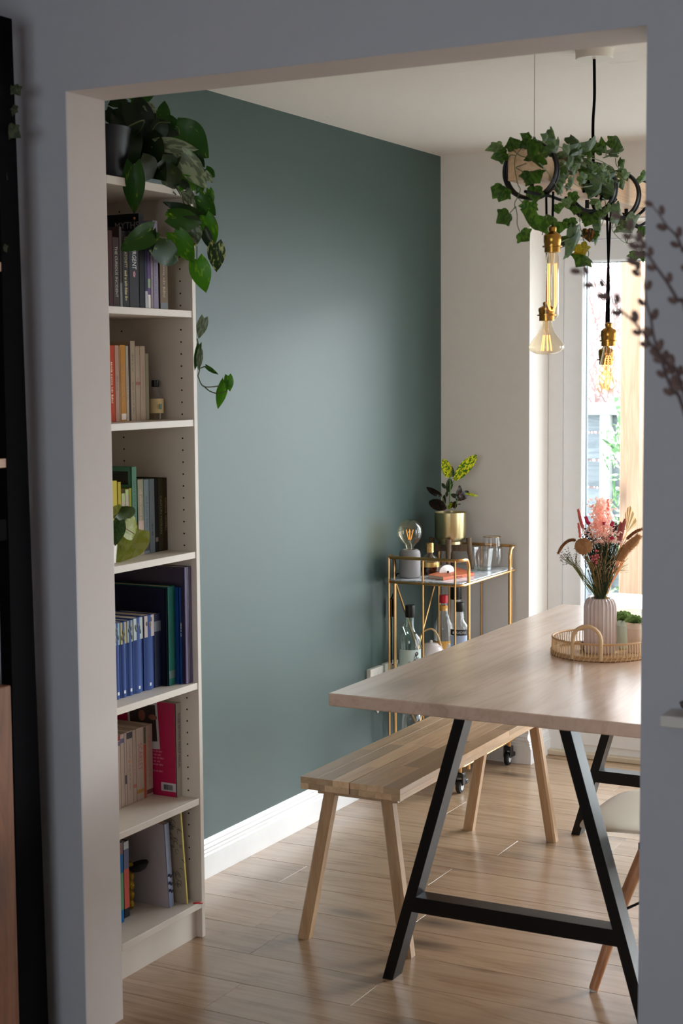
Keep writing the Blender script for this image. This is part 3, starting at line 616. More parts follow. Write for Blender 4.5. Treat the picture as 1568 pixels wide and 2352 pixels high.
for ya, yb_, sg in ((KY0, KY0+.072, 1), (KY1, KY1-.072, -1)):
    zt = .862; pts = []
    # hand rail: rises from the side posts and bows round the end of the cart
    A = [(KX0, yb_, .80), (KX0, yb_, zt-.03), (KX0, yb_-sg*.012, zt-.006), (KX0, yb_-sg*.034, zt), (KX0+.008, ya+sg*.014, zt), (KX0+.036, ya, zt), (-.228, ya, zt)]
    Bq = [(-.456-x, y, z) for x, y, z in A[:-1]][::-1]
    MB().tube(smooth_path(A+Bq, 5), r_, 8).build('hand_rail', M_gold, ct)
    for x in (KX0, KX1): MB().tube([(x, yb_, .80), (x, yb_, .085)], r_, 8).build('corner_post', M_gold, ct)
    for x in (KX0+.012, -.228, KX1-.022): MB().tube([(x, ya-sg*.001, zt), (x, ya-sg*.001, .105)], .0038, 8).build('end_rod', M_gold, ct)
for zt, zb in ((KZ-.014, .40), (.392, .115)):
    y0, y1 = KY0+.075, KY1-.075
    MB().tube([(KX0, y0, zt), (KX0, (y0+y1)/2+.05, zb)], .0042, 8).build('diagonal_brace', M_gold, ct)
    MB().tube([(KX0, y1, zt), (KX0, (y0+y1)/2-.05, zb)], .0042, 8).build('diagonal_brace', M_gold, ct)
for x in (KX0+.012, KX1-.022):
    for y in (KY0+.045, KY1-.03):
        cs = MB().tube([(x, y, .112), (x, y, .074)], .006, 8).build('caster', M_gold, ct)
        MB().box((x-.016, y-.013, .030), (x-.010, y+.016, .066), .002).box((x+.010, y-.013, .030), (x+.016, y+.016, .066), .002).box((x-.016, y-.013, .058), (x+.016, y+.016, .076), .003).box((x+.002, y+.012, .030), (x+.018, y+.034, .048), .003).build('fork', mat('black_plastic', srgb(14, 14, 15), rough=.35), cs)
        wh = MB().lathe([(.010, -.009), (.023, -.008), (.025, -.004), (.025, .004), (.023, .008), (.010, .009)], (x, y-.004, .0252), n=24, axis=(1, 0, 0)).build('wheel', mat('black_rubber', srgb(18, 18, 18), rough=.6), cs)
        MB().lathe([(.0001, .0088), (.014, .0092), (.014, .0102), (.0001, .0108)], (x, y-.004, .0252), n=20, axis=(1, 0, 0)).build('hub', mat('light_grey_plastic', srgb(200, 200, 200), rough=.3), cs)
def on(px_, y, z=KZ+.0004):
    """point of the cart top seen in column px_ at distance y"""
    p = Vector((0, y, z))
    for _ in range(12):
        d_ = p-CP; u = PW/2+FL*d_.dot(CR)/d_.dot(CF); p.x += (px_-u)*d_.dot(CF)/FL*1.1
    return p
# concrete lamp with globe bulb
p = on(941, 2.41); p.x = max(p.x, KX0+.052)
lp = thing('table_lamp', p, 'grey concrete table lamp with bare globe bulb on the bar cart', 'lamp')
M_conc = mat('grey_concrete', srgb(146, 142, 142), rough=.75, var=.06, vscale=60, bump=.1)
q = MB().lathe([(.036, 0), (.0395, .004), (.0395, .088), (.037, .098), (.030, .1035), (.022, .104), (.021, .096), (.0001, .095)], p, n=36); q.build('concrete_base', M_conc, lp)
bb = MB().lathe([(.014, .100), (.0145, .112), (.020, .122), (.036, .135), (.045, .155), (.047, .170), (.044, .187), (.034, .204), (.018, .2145), (.0001, .2165)], p, n=32).build('globe_bulb', M_amber, lp)
q = MB().lathe([(.009, .1), (.009, .118), (.004, .130), (.0035, .142)], p, n=14); q.build('glass_stem', M_glass, bb)
M_fil0 = mat('amber_filament', srgb(226, 160, 70), rough=.3, emis=srgb(255, 170, 80), es=.6)
for a_ in range(4):
    g = a_*math.pi/2+.5; MB().tube([p+Vector((.004*math.cos(g), .004*math.sin(g), .140)), p+Vector((.013*math.cos(g), .013*math.sin(g), .178))], .0014, 6).build('filament', M_fil0, bb)
q = MB().tube(smooth_path([p+Vector((-.036, .012, .01)), (KX0-.008, p.y+.02, KZ+.004), (KX0-.012, p.y+.01, KZ-.05), (KX0-.010, p.y-.02, .70)], 6), .0022, 6)
cd = q.build('power_cord', M_cord, lp)
MB().box((KX0-.018, p.y-.032, .628), (KX0-.006, p.y-.010, .70), .003).build('cord_switch', mat('black_plastic', srgb(14, 14, 15), rough=.35), cd)
MB().tube(smooth_path([(KX0-.012, p.y-.02, .63), (KX0-.016, p.y-.01, .57), (KX0-.01, p.y-.022, .51), (KX0-.012, p.y-.018, .46), (KX0-.02, 2.40, .445), (XG+.03, 2.402, .452)], 6), .0022, 6).build('power_cord', M_cord, lp)
# flask
p = on(987, 2.52); fk = thing('perfume_bottle', p, 'round glass flask of amber spirit with gold label and faceted stopper on the cart', 'bottle')
MB().lathe([(.028, .0), (.0345, .006), (.036, .03), (.035, .048), (.028, .064), (.016, .074), (.012, .078), (.012, .088)], p, n=32).build('glass_body', M_glass, fk)
MB().lathe([(.0325, .003), (.0345, .03), (.0345, .034), (.0001, .0341)], p, n=28).build('amber_liquid', thin_glass('amber_liquid', (.42, .14, .03, 1), .05), fk)
MB().lathe([(.0366, .030), (.0362, .048)], p, n=32).build('gold_label', mat('gold_foil', srgb(190, 160, 96), rough=.35, metal=.8), fk)
MB().lathe([(.0125, .082), (.015, .084), (.015, .116), (.013, .119), (.0001, .119)], p, n=10, smooth=False).build('stopper', mat('gold_stopper', srgb(206, 170, 110), rough=.25, metal=.9, bump=.8, bscale=150, bdist=.002), fk)
# plant stand with brass pot
p = on(1034, 2.70); st = thing('plant_stand', p, 'brown wooden four-legged plant stand on the marble top', 'stand')
for a_ in range(4):
    g = math.radians(18+90*a_); dv = Vector((math.cos(g), math.sin(g), 0)); tq = Vector((-dv.y, dv.x, 0))
    MB().tube([p+dv*.084+Vector((0, 0, .001)), p+dv*.074+Vector((0, 0, .07)), p+dv*.071+Vector((0, 0, .122))], [.007, .010, .0115], 10).build('leg', M_standwood, st)
for a_ in range(2):
    g = math.radians(18+90*a_); dv = Vector((math.cos(g), math.sin(g), 0)); tq = Vector((-dv.y, dv.x, 0))
    MB().obox(p+Vector((0, 0, .084)), dv*.066, tq*.0075, (0, 0, .014)).build('cross_rail', M_standwood, st)
pp = p+Vector((0, 0, .0985)); pt = thing('plant_pot', pp, 'brushed brass pot holding a croton, raised on the wooden stand', 'pot')
MB().lathe([(.046, 0), (.046, .010), (.048, .012), (.056, .017), (.0605, .028), (.061, .122), (.0595, .122), (.0595, .11)], pp, n=48).build('pot_body', M_pot, pt)
MB().lathe([(.0593, .108), (.03, .112), (.0001, .113)], pp, n=24).build('soil', mat('dark_soil', srgb(34, 24, 20), rough=1, bump=1, bscale=120, bdist=.006), pt)

# ---- leaves
def leaf_mesh(name, m, prof, nv=8, bend=.2, fold=.15, wave=0., lobes=0.):
    """prof(t) half width for a leaf of length 1 along +Y"""
    vs, fs = [], []
    for j in range(nv+1):
        t = j/nv; w_ = prof(t)
        for i in range(-2, 3):
            s_ = i/2; x = s_*w_; y = t-lobes*abs(s_)*(1-t)**4+.02*0
            z = -bend*t*t+fold*abs(x)-.04*abs(s_)*t+wave*math.sin(t*14+i)*abs(s_)
            vs.append((x, y, z))
    for j in range(nv):
        for i in range(4): a = j*5+i; fs.append((a, a+1, a+6, a+5))
    q = MB().add(vs, fs, True); me = bpy.data.meshes.new(name); me.from_pydata([tuple(v) for v in q.v], [], q.f); me.polygons.foreach_set('use_smooth', [True]*len(fs)); me.materials.append(m); me.update(); return me
def ivy_mesh(name, m, seed=0, curl=.12):
    rs = random.Random(seed)
    out = [(0, .05), (.13, -.02), (.36, .01), (.47, .12), (.45, .28), (.60, .42), (.60, .52), (.42, .60), (.27, .74), (.12, .90), (0, 1.0)]
    pts = [(x, y) for x, y in out]+[(-x, y) for x, y in out[-2:0:-1]]
    pts = [(x*(1+rs.uniform(-.08, .08)), y) for x, y in pts]
    cs = [(0, .15), (0, .4), (0, .7)]
    vs = []
    z = lambda x, y: -curl*abs(x)*1.2+.10*math.sin(3*y)+rs.uniform(-.015, .015)-.1*y*y
    for x, y in pts: vs.append((x, y, z(x, y)))
    n = len(pts); vs.append((0, .36, z(0, .36)+.03)); fs = [(n, i, (i+1) % n) for i in range(n)]
    me = bpy.data.meshes.new(name); me.from_pydata(vs, [], fs); me.materials.append(m); me.update(); return me
CAMN = -CF
def put_leaf(parent, me, B_, T_, wf=1., tilt=0., roll=0., name='leaf', face=1):
    """leaf from base point B_ to tip T_, its face turned towards the open side of the room"""
    d_ = T_-B_; L = d_.length; d_.normalize(); view = (CP-B_).normalized()
    nrm = (view-d_*view.dot(d_)); nrm.normalize(); sd = d_.cross(nrm)
    nrm = Matrix.Rotation(roll, 3, d_)@nrm; sd = d_.cross(nrm).normalized()
    Mx = Matrix.Identity(4)
    for i in range(3): Mx[i][0] = sd[i]*L*wf; Mx[i][1] = d_[i]*L; Mx[i][2] = nrm[i]*L*face; Mx[i][3] = B_[i]
    return inst(name, me, parent, Mx)
# croton
cp = thing('croton_plant', pp+Vector((0, 0, .110)), 'croton with two tall yellow-green leaves and dark red lower leaves', 'plant')
M_cy = leaf_mat('croton_yellow_leaf', srgb(60, 110, 20), srgb(214, 210, 40), 10, .5, .3, .35)
M_cd = leaf_mat('croton_dark_leaf', srgb(34, 30, 22), srgb(110, 40, 34), 9, .62, .2, .1)
M_cg = leaf_mat('croton_green_leaf', srgb(40, 56, 34), srgb(90, 100, 40), 9, .6, .3, .2)
cro = lambda t: .17*math.sin(math.pi*min(1, t*.93+.05))**.7+.012
me_cy = leaf_mesh('croton_leaf', M_cy, cro, 10, .25, .25, .02); me_cd = leaf_mesh('croton_leaf', M_cd, cro, 8, .4, .3, .02); me_cg = leaf_mesh('croton_leaf', M_cg, cro, 8, .3, .3)
dpt = depth(pp+Vector((0, 0, .2)))
c3 = lambda x, y: (860+x*.2168, 1020+y*.2168)
for (bx_, by_, tx_, ty_, wf, me, dd) in ((780, 355, 745, 155, 1.5, me_cy, 0), (845, 380, 1080, 100, .95, me_cy, .01), (830, 350, 830, 235, .9, me_cg, 0), (800, 350, 825, 285, 1.6, me_cy, 0),
        (795, 365, 790, 510, 1.5, me_cg, 0), (750, 470, 712, 415, 1.6, me_cg, .0), (765, 500, 765, 560, 1.6, me_cg, 0), (710, 545, 545, 480, 1.1, me_cd, 0), (740, 650, 735, 535, .9, me_cd, .0), (760, 680, 560, 600, 1.5, me_cd, .02), (740, 670, 640, 665, 1.6, me_cd, .01),
        (870, 600, 930, 445, 1.2, me_cd, 0), (880, 590, 1015, 500, 1.4, me_cd, .01), (960, 520, 1100, 552, .6, me_cy, 0), (885, 560, 815, 540, 1.8, me_cg, -.01), (850, 680, 840, 605, 2.2, me_cd, 0), (880, 640, 915, 632, 1.0, me_cg, 0), (800, 680, 830, 600, 1.4, me_cd, .01), (780, 685, 810, 630, 1.4, me_cy, -.02)):
    put_leaf(cp, me, at(*c3(bx_, by_), d=dpt), at(*c3(tx_, ty_), d=dpt+dd), wf, roll=random.uniform(-.4, .4))
q = MB().tube([at(*c3(x, y), d=dpt) for x, y in ((790, 690), (796, 560), (800, 440), (798, 340))], .0022, 6).tube([at(*c3(x, y), d=dpt) for x, y in ((800, 450), (845, 380))], .0013, 5)
q.build('stem', mat('green_stem', srgb(90, 120, 60)), cp)
for bx_, by_ in ((710, 545), (870, 600), (885, 570)): MB().tube([at(*c3(bx_, by_), d=dpt), at(*c3(770 if bx_ < 800 else 850, 690), d=dpt)], .0016, 5).build('stem', MATS['green_stem'], cp)
# tumbler
p = on(1110, 2.72); tg = thing('tumbler', p, 'squat clear glass tumbler with thick base beside the plant stand', 'glass')
MB().lathe([(.030, 0), (.031, .001), (.031, .012), (.033, .03), (.0405, .086), (.0385, .086), (.030, .016), (.0001, .014)], p, n=10, smooth=False).build('glass_body', M_glass, tg)
MB().lathe([(.0001, .001), (.029, .001), (.029, .013), (.0001, .014)], p, n=10, smooth=False).build('thick_base', thin_glass('glass_base_tint', (.80, .88, .86, 1), .2), tg)
p = on(1129, 2.815); wg = thing('stemless_wine_glass', p, 'rounded stemless glass with gold rim at the far end of the cart', 'glass')
MB().lathe([(.016, 0), (.028, .003), (.038, .018), (.0425, .042), (.041, .066), (.034, .120)], p, n=32).build('glass_bowl', M_glass, wg)
MB().tube([p+Vector((.034*math.cos(a*math.pi/16), .034*math.sin(a*math.pi/16), .120)) for a in range(32)], .0011, 6, closed=True).build('gold_rim', mat('rim_gold', srgb(190, 150, 80), rough=.3, metal=1), wg)
MB().lathe([(.0412, .078), (.0418, .072), (.0418, .066)], p, n=24).build('gold_band', M_glass, wg)
# paperback lying on the cart, folded white card on it
zb = KZ+.0004; cn = [Vector((at(x, y, z=zb+.011).x, at(x, y, z=zb+.011).y, zb)) for x, y in ((978, 1321), (1016, 1327), (1093, 1316), (1048, 1302))]
cen = sum(cn, Vector())/4; cn = [cen+(q-cen)*.92 for q in cn]
lb = thing('paperback', (cen.x, cen.y, zb), 'orange paperback lying flat at the front of the cart top', 'book')
M_or = mat('orange_cover', srgb(206, 106, 66), rough=.5)
MB().prism([q+Vector((0, 0, .0)) for q in cn], (0, 0, .0008)).prism([q+Vector((0, 0, .0112)) for q in cn], (0, 0, .0010)).prism([cn[1], cn[2], cn[2]+(cn[3]-cn[2])*.02, cn[1]+(cn[0]-cn[1])*.02], (0, 0, .012)).build('cover', M_or, lb)
cc_ = [cen+(q-cen)*.965 for q in cn]; MB().prism([q+Vector((0, 0, .0009)) for q in cc_], (0, 0, .0102)).build('page_block', M_cloud, lb)
sd_ = (cn[2]-cn[1]); nr_ = Vector((sd_.y, -sd_.x, 0)).normalized()
if nr_.dot(CP-cen) < 0: nr_ = -nr_
lettering(lb, '~3', (cn[1]+cn[2])/2+nr_*.0006+Vector((0, 0, .006)), sd_, (0, 0, 1), .005, mat('ink_dark', srgb(90, 40, 30)), maxw=sd_.length*.8)
pc = cen+Vector((-.012, .0, .0127)); fc = thing('folded_card', (pc.x, pc.y, zb+.0125), 'white folded paper shell lying on the orange paperback', 'card')
n_ = 10; vs = []; 
for j in range(2):
    for i in range(n_+1):
        a = math.pi*i/n_; rad = (.034 if j else .004); vs.append(pc+Vector((rad*math.cos(a)*1.0, -.004+.026*j*(1-i/n_)*.9+.0, rad*.82*math.sin(a))))
fs = [(i, i+1, n_+1+i+1, n_+1+i) for i in range(n_)]
Mr_ = Matrix.Rotation(math.radians(48), 3, 'Z'); vs = [pc+Mr_@(v-pc) for v in vs]
q = MB().add(vs, fs, True).add([v+Vector((.001, .0022, 0)) for v in vs], fs, True); q.build('paper_shell', mat('bright_white_paper', srgb(252, 248, 244), rough=.5), fc)
q = MB().lathe([(.0048, 0), (.004, .008), (.0001, .009)], pc+Vector((.008, -.012, 0)), n=10); q.build('bead', mat('brown_bead', srgb(80, 40, 30)), fc)
# ---- bottles on the middle and lower shelves
def bottle(px_, y, zsh, name, label, hb, rb_, hn, rn, glassm, capm, caph, capr, lab=None, labz=(.04, .13), extra=None, sh=.03):
    p = on(px_, y, zsh+.0004); o = thing(name, p, label, 'bottle')
    MB().lathe([(rb_*.9, 0), (rb_, .006), (rb_, hb), (rb_*.92, hb+sh*.35), (rb_*.55, hb+sh*.85), (rn*1.15, hb+sh*1.15), (rn, hb+sh*1.5), (rn, hn)], p, n=32).build('glass_body', glassm, o)
    MB().lathe([(capr, hn-caph*.82), (capr*1.03, hn-caph*.8), (capr, hn+caph*.18), (.0001, hn+caph*.2)], p, n=24).build('cap', capm, o)
    if lab: 
        v = CP-p; a0 = math.atan2(v.y, v.x); q = MB(); n_ = 14; vv = []
        for z in labz:
            for i in range(n_+1): a = a0-1.25+2.5*i/n_; vv.append(p+Vector(((rb_+.0006)*math.cos(a), (rb_+.0006)*math.sin(a), z)))
        q.add(vv, [(i, i+1, n_+2+i, n_+1+i) for i in range(n_)], True); lo_ = q.build('paper_label', lab, o)
    else: lo_ = None
    return o, p, lo_
M_blackcap = mat('black_cap', srgb(16, 16, 17), rough=.35); Z2 = .40; Z1 = .115
o, p, lo_ = bottle(942, 2.385, Z2, 'gin_bottle', 'pale green glass gin bottle with black stopper and white scroll label', .150, .041, .272, .0145, thin_glass('pale_green_glass', (.90, .98, .94, 1), .12), M_blackcap, .045, .018, mat('pale_label', srgb(200, 214, 206), rough=.7), (.02, .118), sh=.034)
v = (CP-p); v.z = 0; v.normalize(); sdv = Vector((-v.y, v.x, 0)); rs = random.Random(5)
q = MB()
for i in range(9):
    a = -.1+rs.uniform(0, .9); z0 = rs.uniform(.03, .105)
    pts = [p+Vector((math.cos(math.atan2(v.y, v.x)+a+.16*math.cos(t*.8)*(1-t/11))*.0424, math.sin(math.atan2(v.y, v.x)+a+.16*math.cos(t*.8)*(1-t/11))*.0424, z0+.012*math.sin(t*.8)*(1-t/11))) for t in range(10)]
    q.tube(pts, .0009, 4)
q.build('scroll_print', mat('plum_ink', srgb(80, 56, 66)), lo_)
MB().tube([p+sdv*.014+v*.012+Vector((0, 0, .245)), p-sdv*.006+v*.024+Vector((0, 0, .225)), p-sdv*.022+v*.016+Vector((0, 0, .20)), p-sdv*.012+v*.026+Vector((0, 0, .175))], .006, 8).build('neck_handle', thin_glass('pale_green_glass', (.90, .98, .94, 1), .12), o)
o, p, _ = bottle(1019, 2.60, Z2, 'whisky_bottle', 'clear bottle with red cap and orange neck band behind the teapot', .160, .038, .287, .0145, M_glass, mat('red_cap', srgb(196, 24, 40), rough=.3), .030, .0165, mat('ochre_label', srgb(196, 150, 70), rough=.7), (.02, .12), sh=.06)
MB().lathe([(.0156, .232), (.0152, .252)], p, n=20).build('neck_label', mat('orange_label', srgb(226, 164, 70), rough=.6), o)
o, p, lo_ = bottle(1055, 2.50, Z2, 'rum_bottle', 'clear bottle with black cap and black and pale blue label at the cart corner', .190, .034, .278, .0135, M_glass, M_blackcap, .034, .017, mat('pale_blue_label', srgb(176, 190, 216), rough=.6), (.07, .163), sh=.030)
v = (CP-p); v.z = 0; v.normalize(); sdv = Vector((-v.y, v.x, 0)); a0 = math.atan2(v.y, v.x)
MB().add([p+Vector((.0348*math.cos(a0-1.25+2.5*i/14), .0348*math.sin(a0-1.25+2.5*i/14), z)) for z in (.164, .186) for i in range(15)], [(i, i+1, 16+i, 15+i) for i in range(14)], True).build('label_band', mat('navy_band', srgb(28, 28, 44)), lo_)
lettering(lo_, 'BRUADAR', p+v*.0362+Vector((0, 0, .175)), sdv, (0, 0, 1), .010, mat('ink_white', srgb(230, 230, 230)), maxw=.05)
o, p, _ = bottle(1047, 2.74, Z2, 'decanter_bottle', 'tall clear bottle with large flared black stopper at the back of the cart', .19, .040, .30, .018, M_glass, M_blackcap, .052, .0215, sh=.06)
for px_, y, l_ in ((945, 2.44, 'clear bottle with cork stopper on the lowest cart shelf at the front'), (982, 2.62, 'second clear corked bottle on the lowest cart shelf, behind the first')):
    bottle(px_, y, Z1, 'corked_bottle', l_, .13, .040, .205, .0165, M_glass, mat('cork', srgb(196, 140, 84), rough=.8), .02, .0135, sh=.035)
# teapot
p = on(990, 2.505, Z2+.0004); tp = thing('teapot', p, 'pale pink ceramic teapot with bamboo hoop handle on the middle cart shelf', 'teapot')
M_tp = mat('blush_ceramic', srgb(244, 230, 226), rough=.2, coat=.4)
MB().lathe([(.040, 0), (.052, .008), (.057, .04), (.051, .085), (.041, .108), (.032, .113)], p, n=32).build('body', M_tp, tp)
MB().lathe([(.032, .113), (.026, .119), (.012, .122), (.0001, .1225)], p, n=24).ball(p+Vector((0, 0, .127)), .006).build('lid', M_tp, tp)
sp = Vector((.85, .5, 0)).normalized(); MB().tube([p+sp*.046+Vector((0, 0, .066)), p+sp*.064+Vector((0, 0, .09)), p+sp*.073+Vector((0, 0, .116))], [.015, .011, .009], 12).build('spout', M_tp, tp)
M_bam = mat('bamboo', srgb(206, 166, 112), rough=.5, var=.1)
MB().tube(smooth_path([p+sp*s_*.040+Vector((0, 0, z)) for s_, z in ((-1, .108), (-1.1, .14), (-.6, .168), (.1, .174), (.6, .15), (.95, .108))], 6), .0036, 8).build('hoop_handle', M_bam, tp)
# ---- wall sockets
for i, (x0, x1, zt, l_) in enumerate(((841, 872, 1532, 'white flat picture-style wall socket left of the bar cart'), (875, 906, 1519, 'white wall socket behind the cart leg with the lamp plugged in'))):
    pa, pb = at(x0, 1545, x=XG), at(x1-1.5, 1545, x=XG); zt_ = at((x0+x1)/2, zt, x=XG).z
    s_ = thing('wall_socket', (XG, (pa.y+pb.y)/2, zt_-.086), l_, 'socket')
    MB().box((XG, pa.y, zt_-.086), (XG+.018, pb.y, zt_), .0015).build('faceplate', mat('white_plastic', srgb(226, 222, 214), rough=.4), s_)
    MB().box((XG+.018, pa.y+.03, zt_-.03), (XG+.0195, pa.y+.045, zt_-.018), .0004).box((XG+.018, pa.y+.055, zt_-.03), (XG+.0195, pa.y+.07, zt_-.018), .0004).build('rocker_switch', mat('white_plastic', srgb(226, 222, 214), rough=.4), s_)
    MB().box((XG+.018, pa.y+.02, zt_-.07), (XG+.0185, pa.y+.026, zt_-.058)).box((XG+.018, pa.y+.036, zt_-.07), (XG+.0185, pa.y+.042, zt_-.058)).build('pin_slots', mat('slot_dark', srgb(60, 50, 46)), s_)
    if i: MB().box((XG+.0185, pb.y-.05, zt_-.06), (XG+.05, pb.y-.012, zt_-.012), .006).build('plug', mat('white_plastic', srgb(226, 222, 214), rough=.4), s_)
p = at(866, 1626, x=XG+.004); o = MB().obox((XG+.003, p.y, p.z+.012), (.002, 0, 0), (0, .014, .014), (0, -.02, .02)).build('swing_tag', mat('white_plastic', srgb(226, 222, 214), rough=.4))
tag(o, 'small white card tag on the green wall just under the table edge', 'tag')
# ================================================================== PENDANT BEAM
PXB, PY0, PY1 = .8, .722, 1.735
pz1 = at(1203, 340, y=PY0).z; pz0 = at(1203, 413, y=PY0).z; bx0, bx1 = at(1166, 375, y=PY0).x, at(1241, 375, y=PY0).x; PXB = (bx0+bx1)/2
pc_ = (PXB, 1.22, HC)
pd = thing('pendant_light', pc_, 'pine beam pendant wrapped in black cords and rings above the dining table', 'light')
MB().box((bx0, PY0, pz0), (bx1, PY1, pz1), .0012).build('beam', M_beam, pd)
MB().lathe([(.0001, -.026), (.048, -.026), (.049, -.024), (.049, -.0005), (.0001, -.0004)], pc_, n=40).build('ceiling_rose', mat('cream_steel', srgb(226, 220, 208), rough=.4), pd)
MB().tube(smooth_path([(PXB, 1.22, HC-.026), (PXB+.001, 1.221, HC-.12), (PXB-.002, 1.219, HC-.2), (PXB, 1.22, pz1)], 6), .0042, 8).build('feed_cord', M_cord, pd)
for y in (PY0+.035, PY1-.035):
    sw = MB().tube([(PXB+.012, y, HC), (PXB+.012, y, pz1+.028)], .0008, 5).build('suspension_wire', mat('steel_wire', srgb(150, 130, 130), rough=.4, metal=.8), pd)
    MB().tube([(PXB+.012, y, pz1+.030), (PXB+.012, y, pz1+.002)], .0034, 10).build('wire_gripper', mat('chrome', srgb(200, 200, 200), rough=.15, metal=1.), sw)
RZ = (pz0+pz1)/2-.012
def ringpts(y, r, n=40, tw=0.): return [(PXB+.004+r*math.cos(2*math.pi*i/n), y+tw*math.sin(2*math.pi*i/n), RZ+r*math.sin(2*math.pi*i/n)) for i in range(n)]
for y in (.748, 1.185, 1.385, 1.66):
    MB().tube(ringpts(y, .066, tw=.004), .0042, 8, closed=True).tube(ringpts(y+.009, .064), .0042, 8, closed=True).tube(ringpts(y+.018, .066, tw=-.004), .0042, 8, closed=True).build('cord_ring', M_black, pd)
XS = PXB+.045
dl = lambda x, y, xx=XS: at(x, y, x=xx)
for pts in ([(1206, 440), (1240, 447), (1262, 450), (1290, 460), (1318, 462)], [(1299, 452), (1303, 470), (1320, 487), (1340, 496), (1362, 488), (1376, 466), (1384, 440)], [(1318, 462), (1335, 478), (1352, 484), (1372, 482), (1395, 474), (1414, 458)],
            [(1368, 450), (1385, 425), (1400, 400)], [(1402, 486), (1420, 496), (1440, 500), (1462, 496), (1482, 478)], [(1440, 496), (1452, 508), (1466, 519), (1484, 510)], [(1262, 437), (1285, 425), (1300, 405)], [(1340, 440), (1352, 425), (1362, 400)]):
    MB().tube(smooth_path([dl(*p) for p in pts], 5), .0040, 8).build('draped_cord', M_cord, pd)
for x, y in ((1221, 428), (1438, 487), (1348, 470)):
    c_ = dl(x, y, PXB); MB().tube([c_+Vector((0, 0, .012)), c_+Vector((0, 0, -.010))], .0055, 10).build('tension_knob', M_black, pd)
M_fil = mat('glowing_filament', srgb(255, 190, 150), rough=.5, emis=srgb(255, 160, 92), es=3.2)
def lamp(px_, ytop, yhb, ybb, xx, shape, label, cords):
    top = at(px_, ytop, x=xx); hb = at(px_, yhb, x=xx); bb_ = at(px_, ybb, x=xx); x, y = hb.x, hb.y
    o = thing('hanging_lamp', (x, y, hb.z), label, 'lamp', 'filament bulbs hanging from the pendant beam')
    H = top.z-hb.z; L = hb.z-bb_.z; c_ = Vector((x, y, hb.z))
    MB().lathe([(.0001, 0), (.0185, 0), (.0185, .012), (.0235, .0125), (.0235, .0155), (.0190, .016), (.0195, .022), (.0205, .024), (.0205, H*.62), (.018, H*.68), (.013, H*.72), (.012, H*.74), (.0085, H*.78), (.0095, H*.85), (.0095, H*.93), (.006, H*.98), (.0001, H)], c_, n=32).build('brass_lampholder', M_brass, o)
    for (cx_, cy_) in cords:
        e_ = at(cx_, cy_, x=xx); MB().tube(smooth_path([(x, y, top.z), (x+(e_.x-x)*.2, y+(e_.y-y)*.2+.001, top.z+(e_.z-top.z)*.4), (e_.x, e_.y, e_.z)], 6), .0032, 8).build('cord', M_cord, o)
    if shape == 'tube': prof = [(.012, 0), (.0145, -.01), (.0155, -.02), (.0155, -L+.013), (.013, -L+.005), (.007, -L+.001), (.0001, -L)]
    elif shape == 'balloon': prof = [(.013, 0), (.0145, -.012), (.016, -L*.22), (.022, -L*.38), (.034, -L*.55), (.0435, -L*.72), (.0445, -L*.80), (.040, -L*.89), (.026, -L*.97), (.0001, -L)]
    else: prof = [(.012, 0), (.0145, -.012), (.0185, -L*.25), (.0245, -L*.5), (.0275, -L*.68), (.026, -L*.82), (.019, -L*.93), (.009, -L*.99), (.0001, -L)]
    g = MB().lathe([(r*1., z) for r, z in prof], c_, n=36).build('glass_bulb', M_amber, o)
    MB().lathe([(.006, 0), (.005, -.016), (.0028, -.03)], c_, n=12).build('glass_stem', M_amber, g)
    q = MB()
    if shape == 'tube':
        for s_ in (-1, 1):
            for e2 in (.62, 1.0):
                q.tube(smooth_path([c_+Vector((CR*s_*.010*e2)+Vector((0, 0, -.026))), c_+CR*s_*.0105*e2+Vector((0, 0, -.06)), c_+CR*s_*.0105*e2+Vector((0, 0, -L*.72)), c_+CR*s_*.006*e2+Vector((0, 0, -L*.84)), c_+Vector((0, 0, -L*.86))], 5), .0011, 5)
    elif shape == 'balloon':
        for i in range(7):
            a = i*math.pi*2/7; u = Vector((math.cos(a), math.sin(a), 0)); q.tube([c_+u*.008+Vector((0, 0, -L*.42)), c_+u*.0135+Vector((0, 0, -L*.88))], .0010, 5)
    else:
        for i in range(6):
            a = i*math.pi/3; u = Vector((math.cos(a), math.sin(a), 0)); w_ = Vector((-u.y, u.x, 0)); n_ = 40
            q.tube([c_+u*(.006+.007*math.sin(math.pi*j/n_))+w_*.0016*math.cos(j*1.9)+Vector((0, 0, -L*(.22+.64*j/n_)+.0016*math.sin(j*1.9))) for j in range(n_+1)], .0007, 4)
    q.build('filament', M_fil, g)
lamp(1268, 518, 580, 735, PXB+.062, 'tube', 'nearest hanging lamp, long tubular bulb in brass holder at the beam end', [(1270, 440)])
lamp(1255, 692, 737, 815, PXB-.005, 'balloon', 'lamp with wide balloon shaped bulb hanging behind the tubular one', [(1254, 446)])
lamp(1397, 740, 795, 897, PXB+.062, 'drop', 'teardrop bulb lamp hanging on the longest doubled cord in front of the glass door', [(1393, 470)])
lamp(1391, 786, 838, 905, PXB-.01, 'drop', 'farthest teardrop bulb lamp mostly hidden behind the other teardrop', [(1403, 470)])
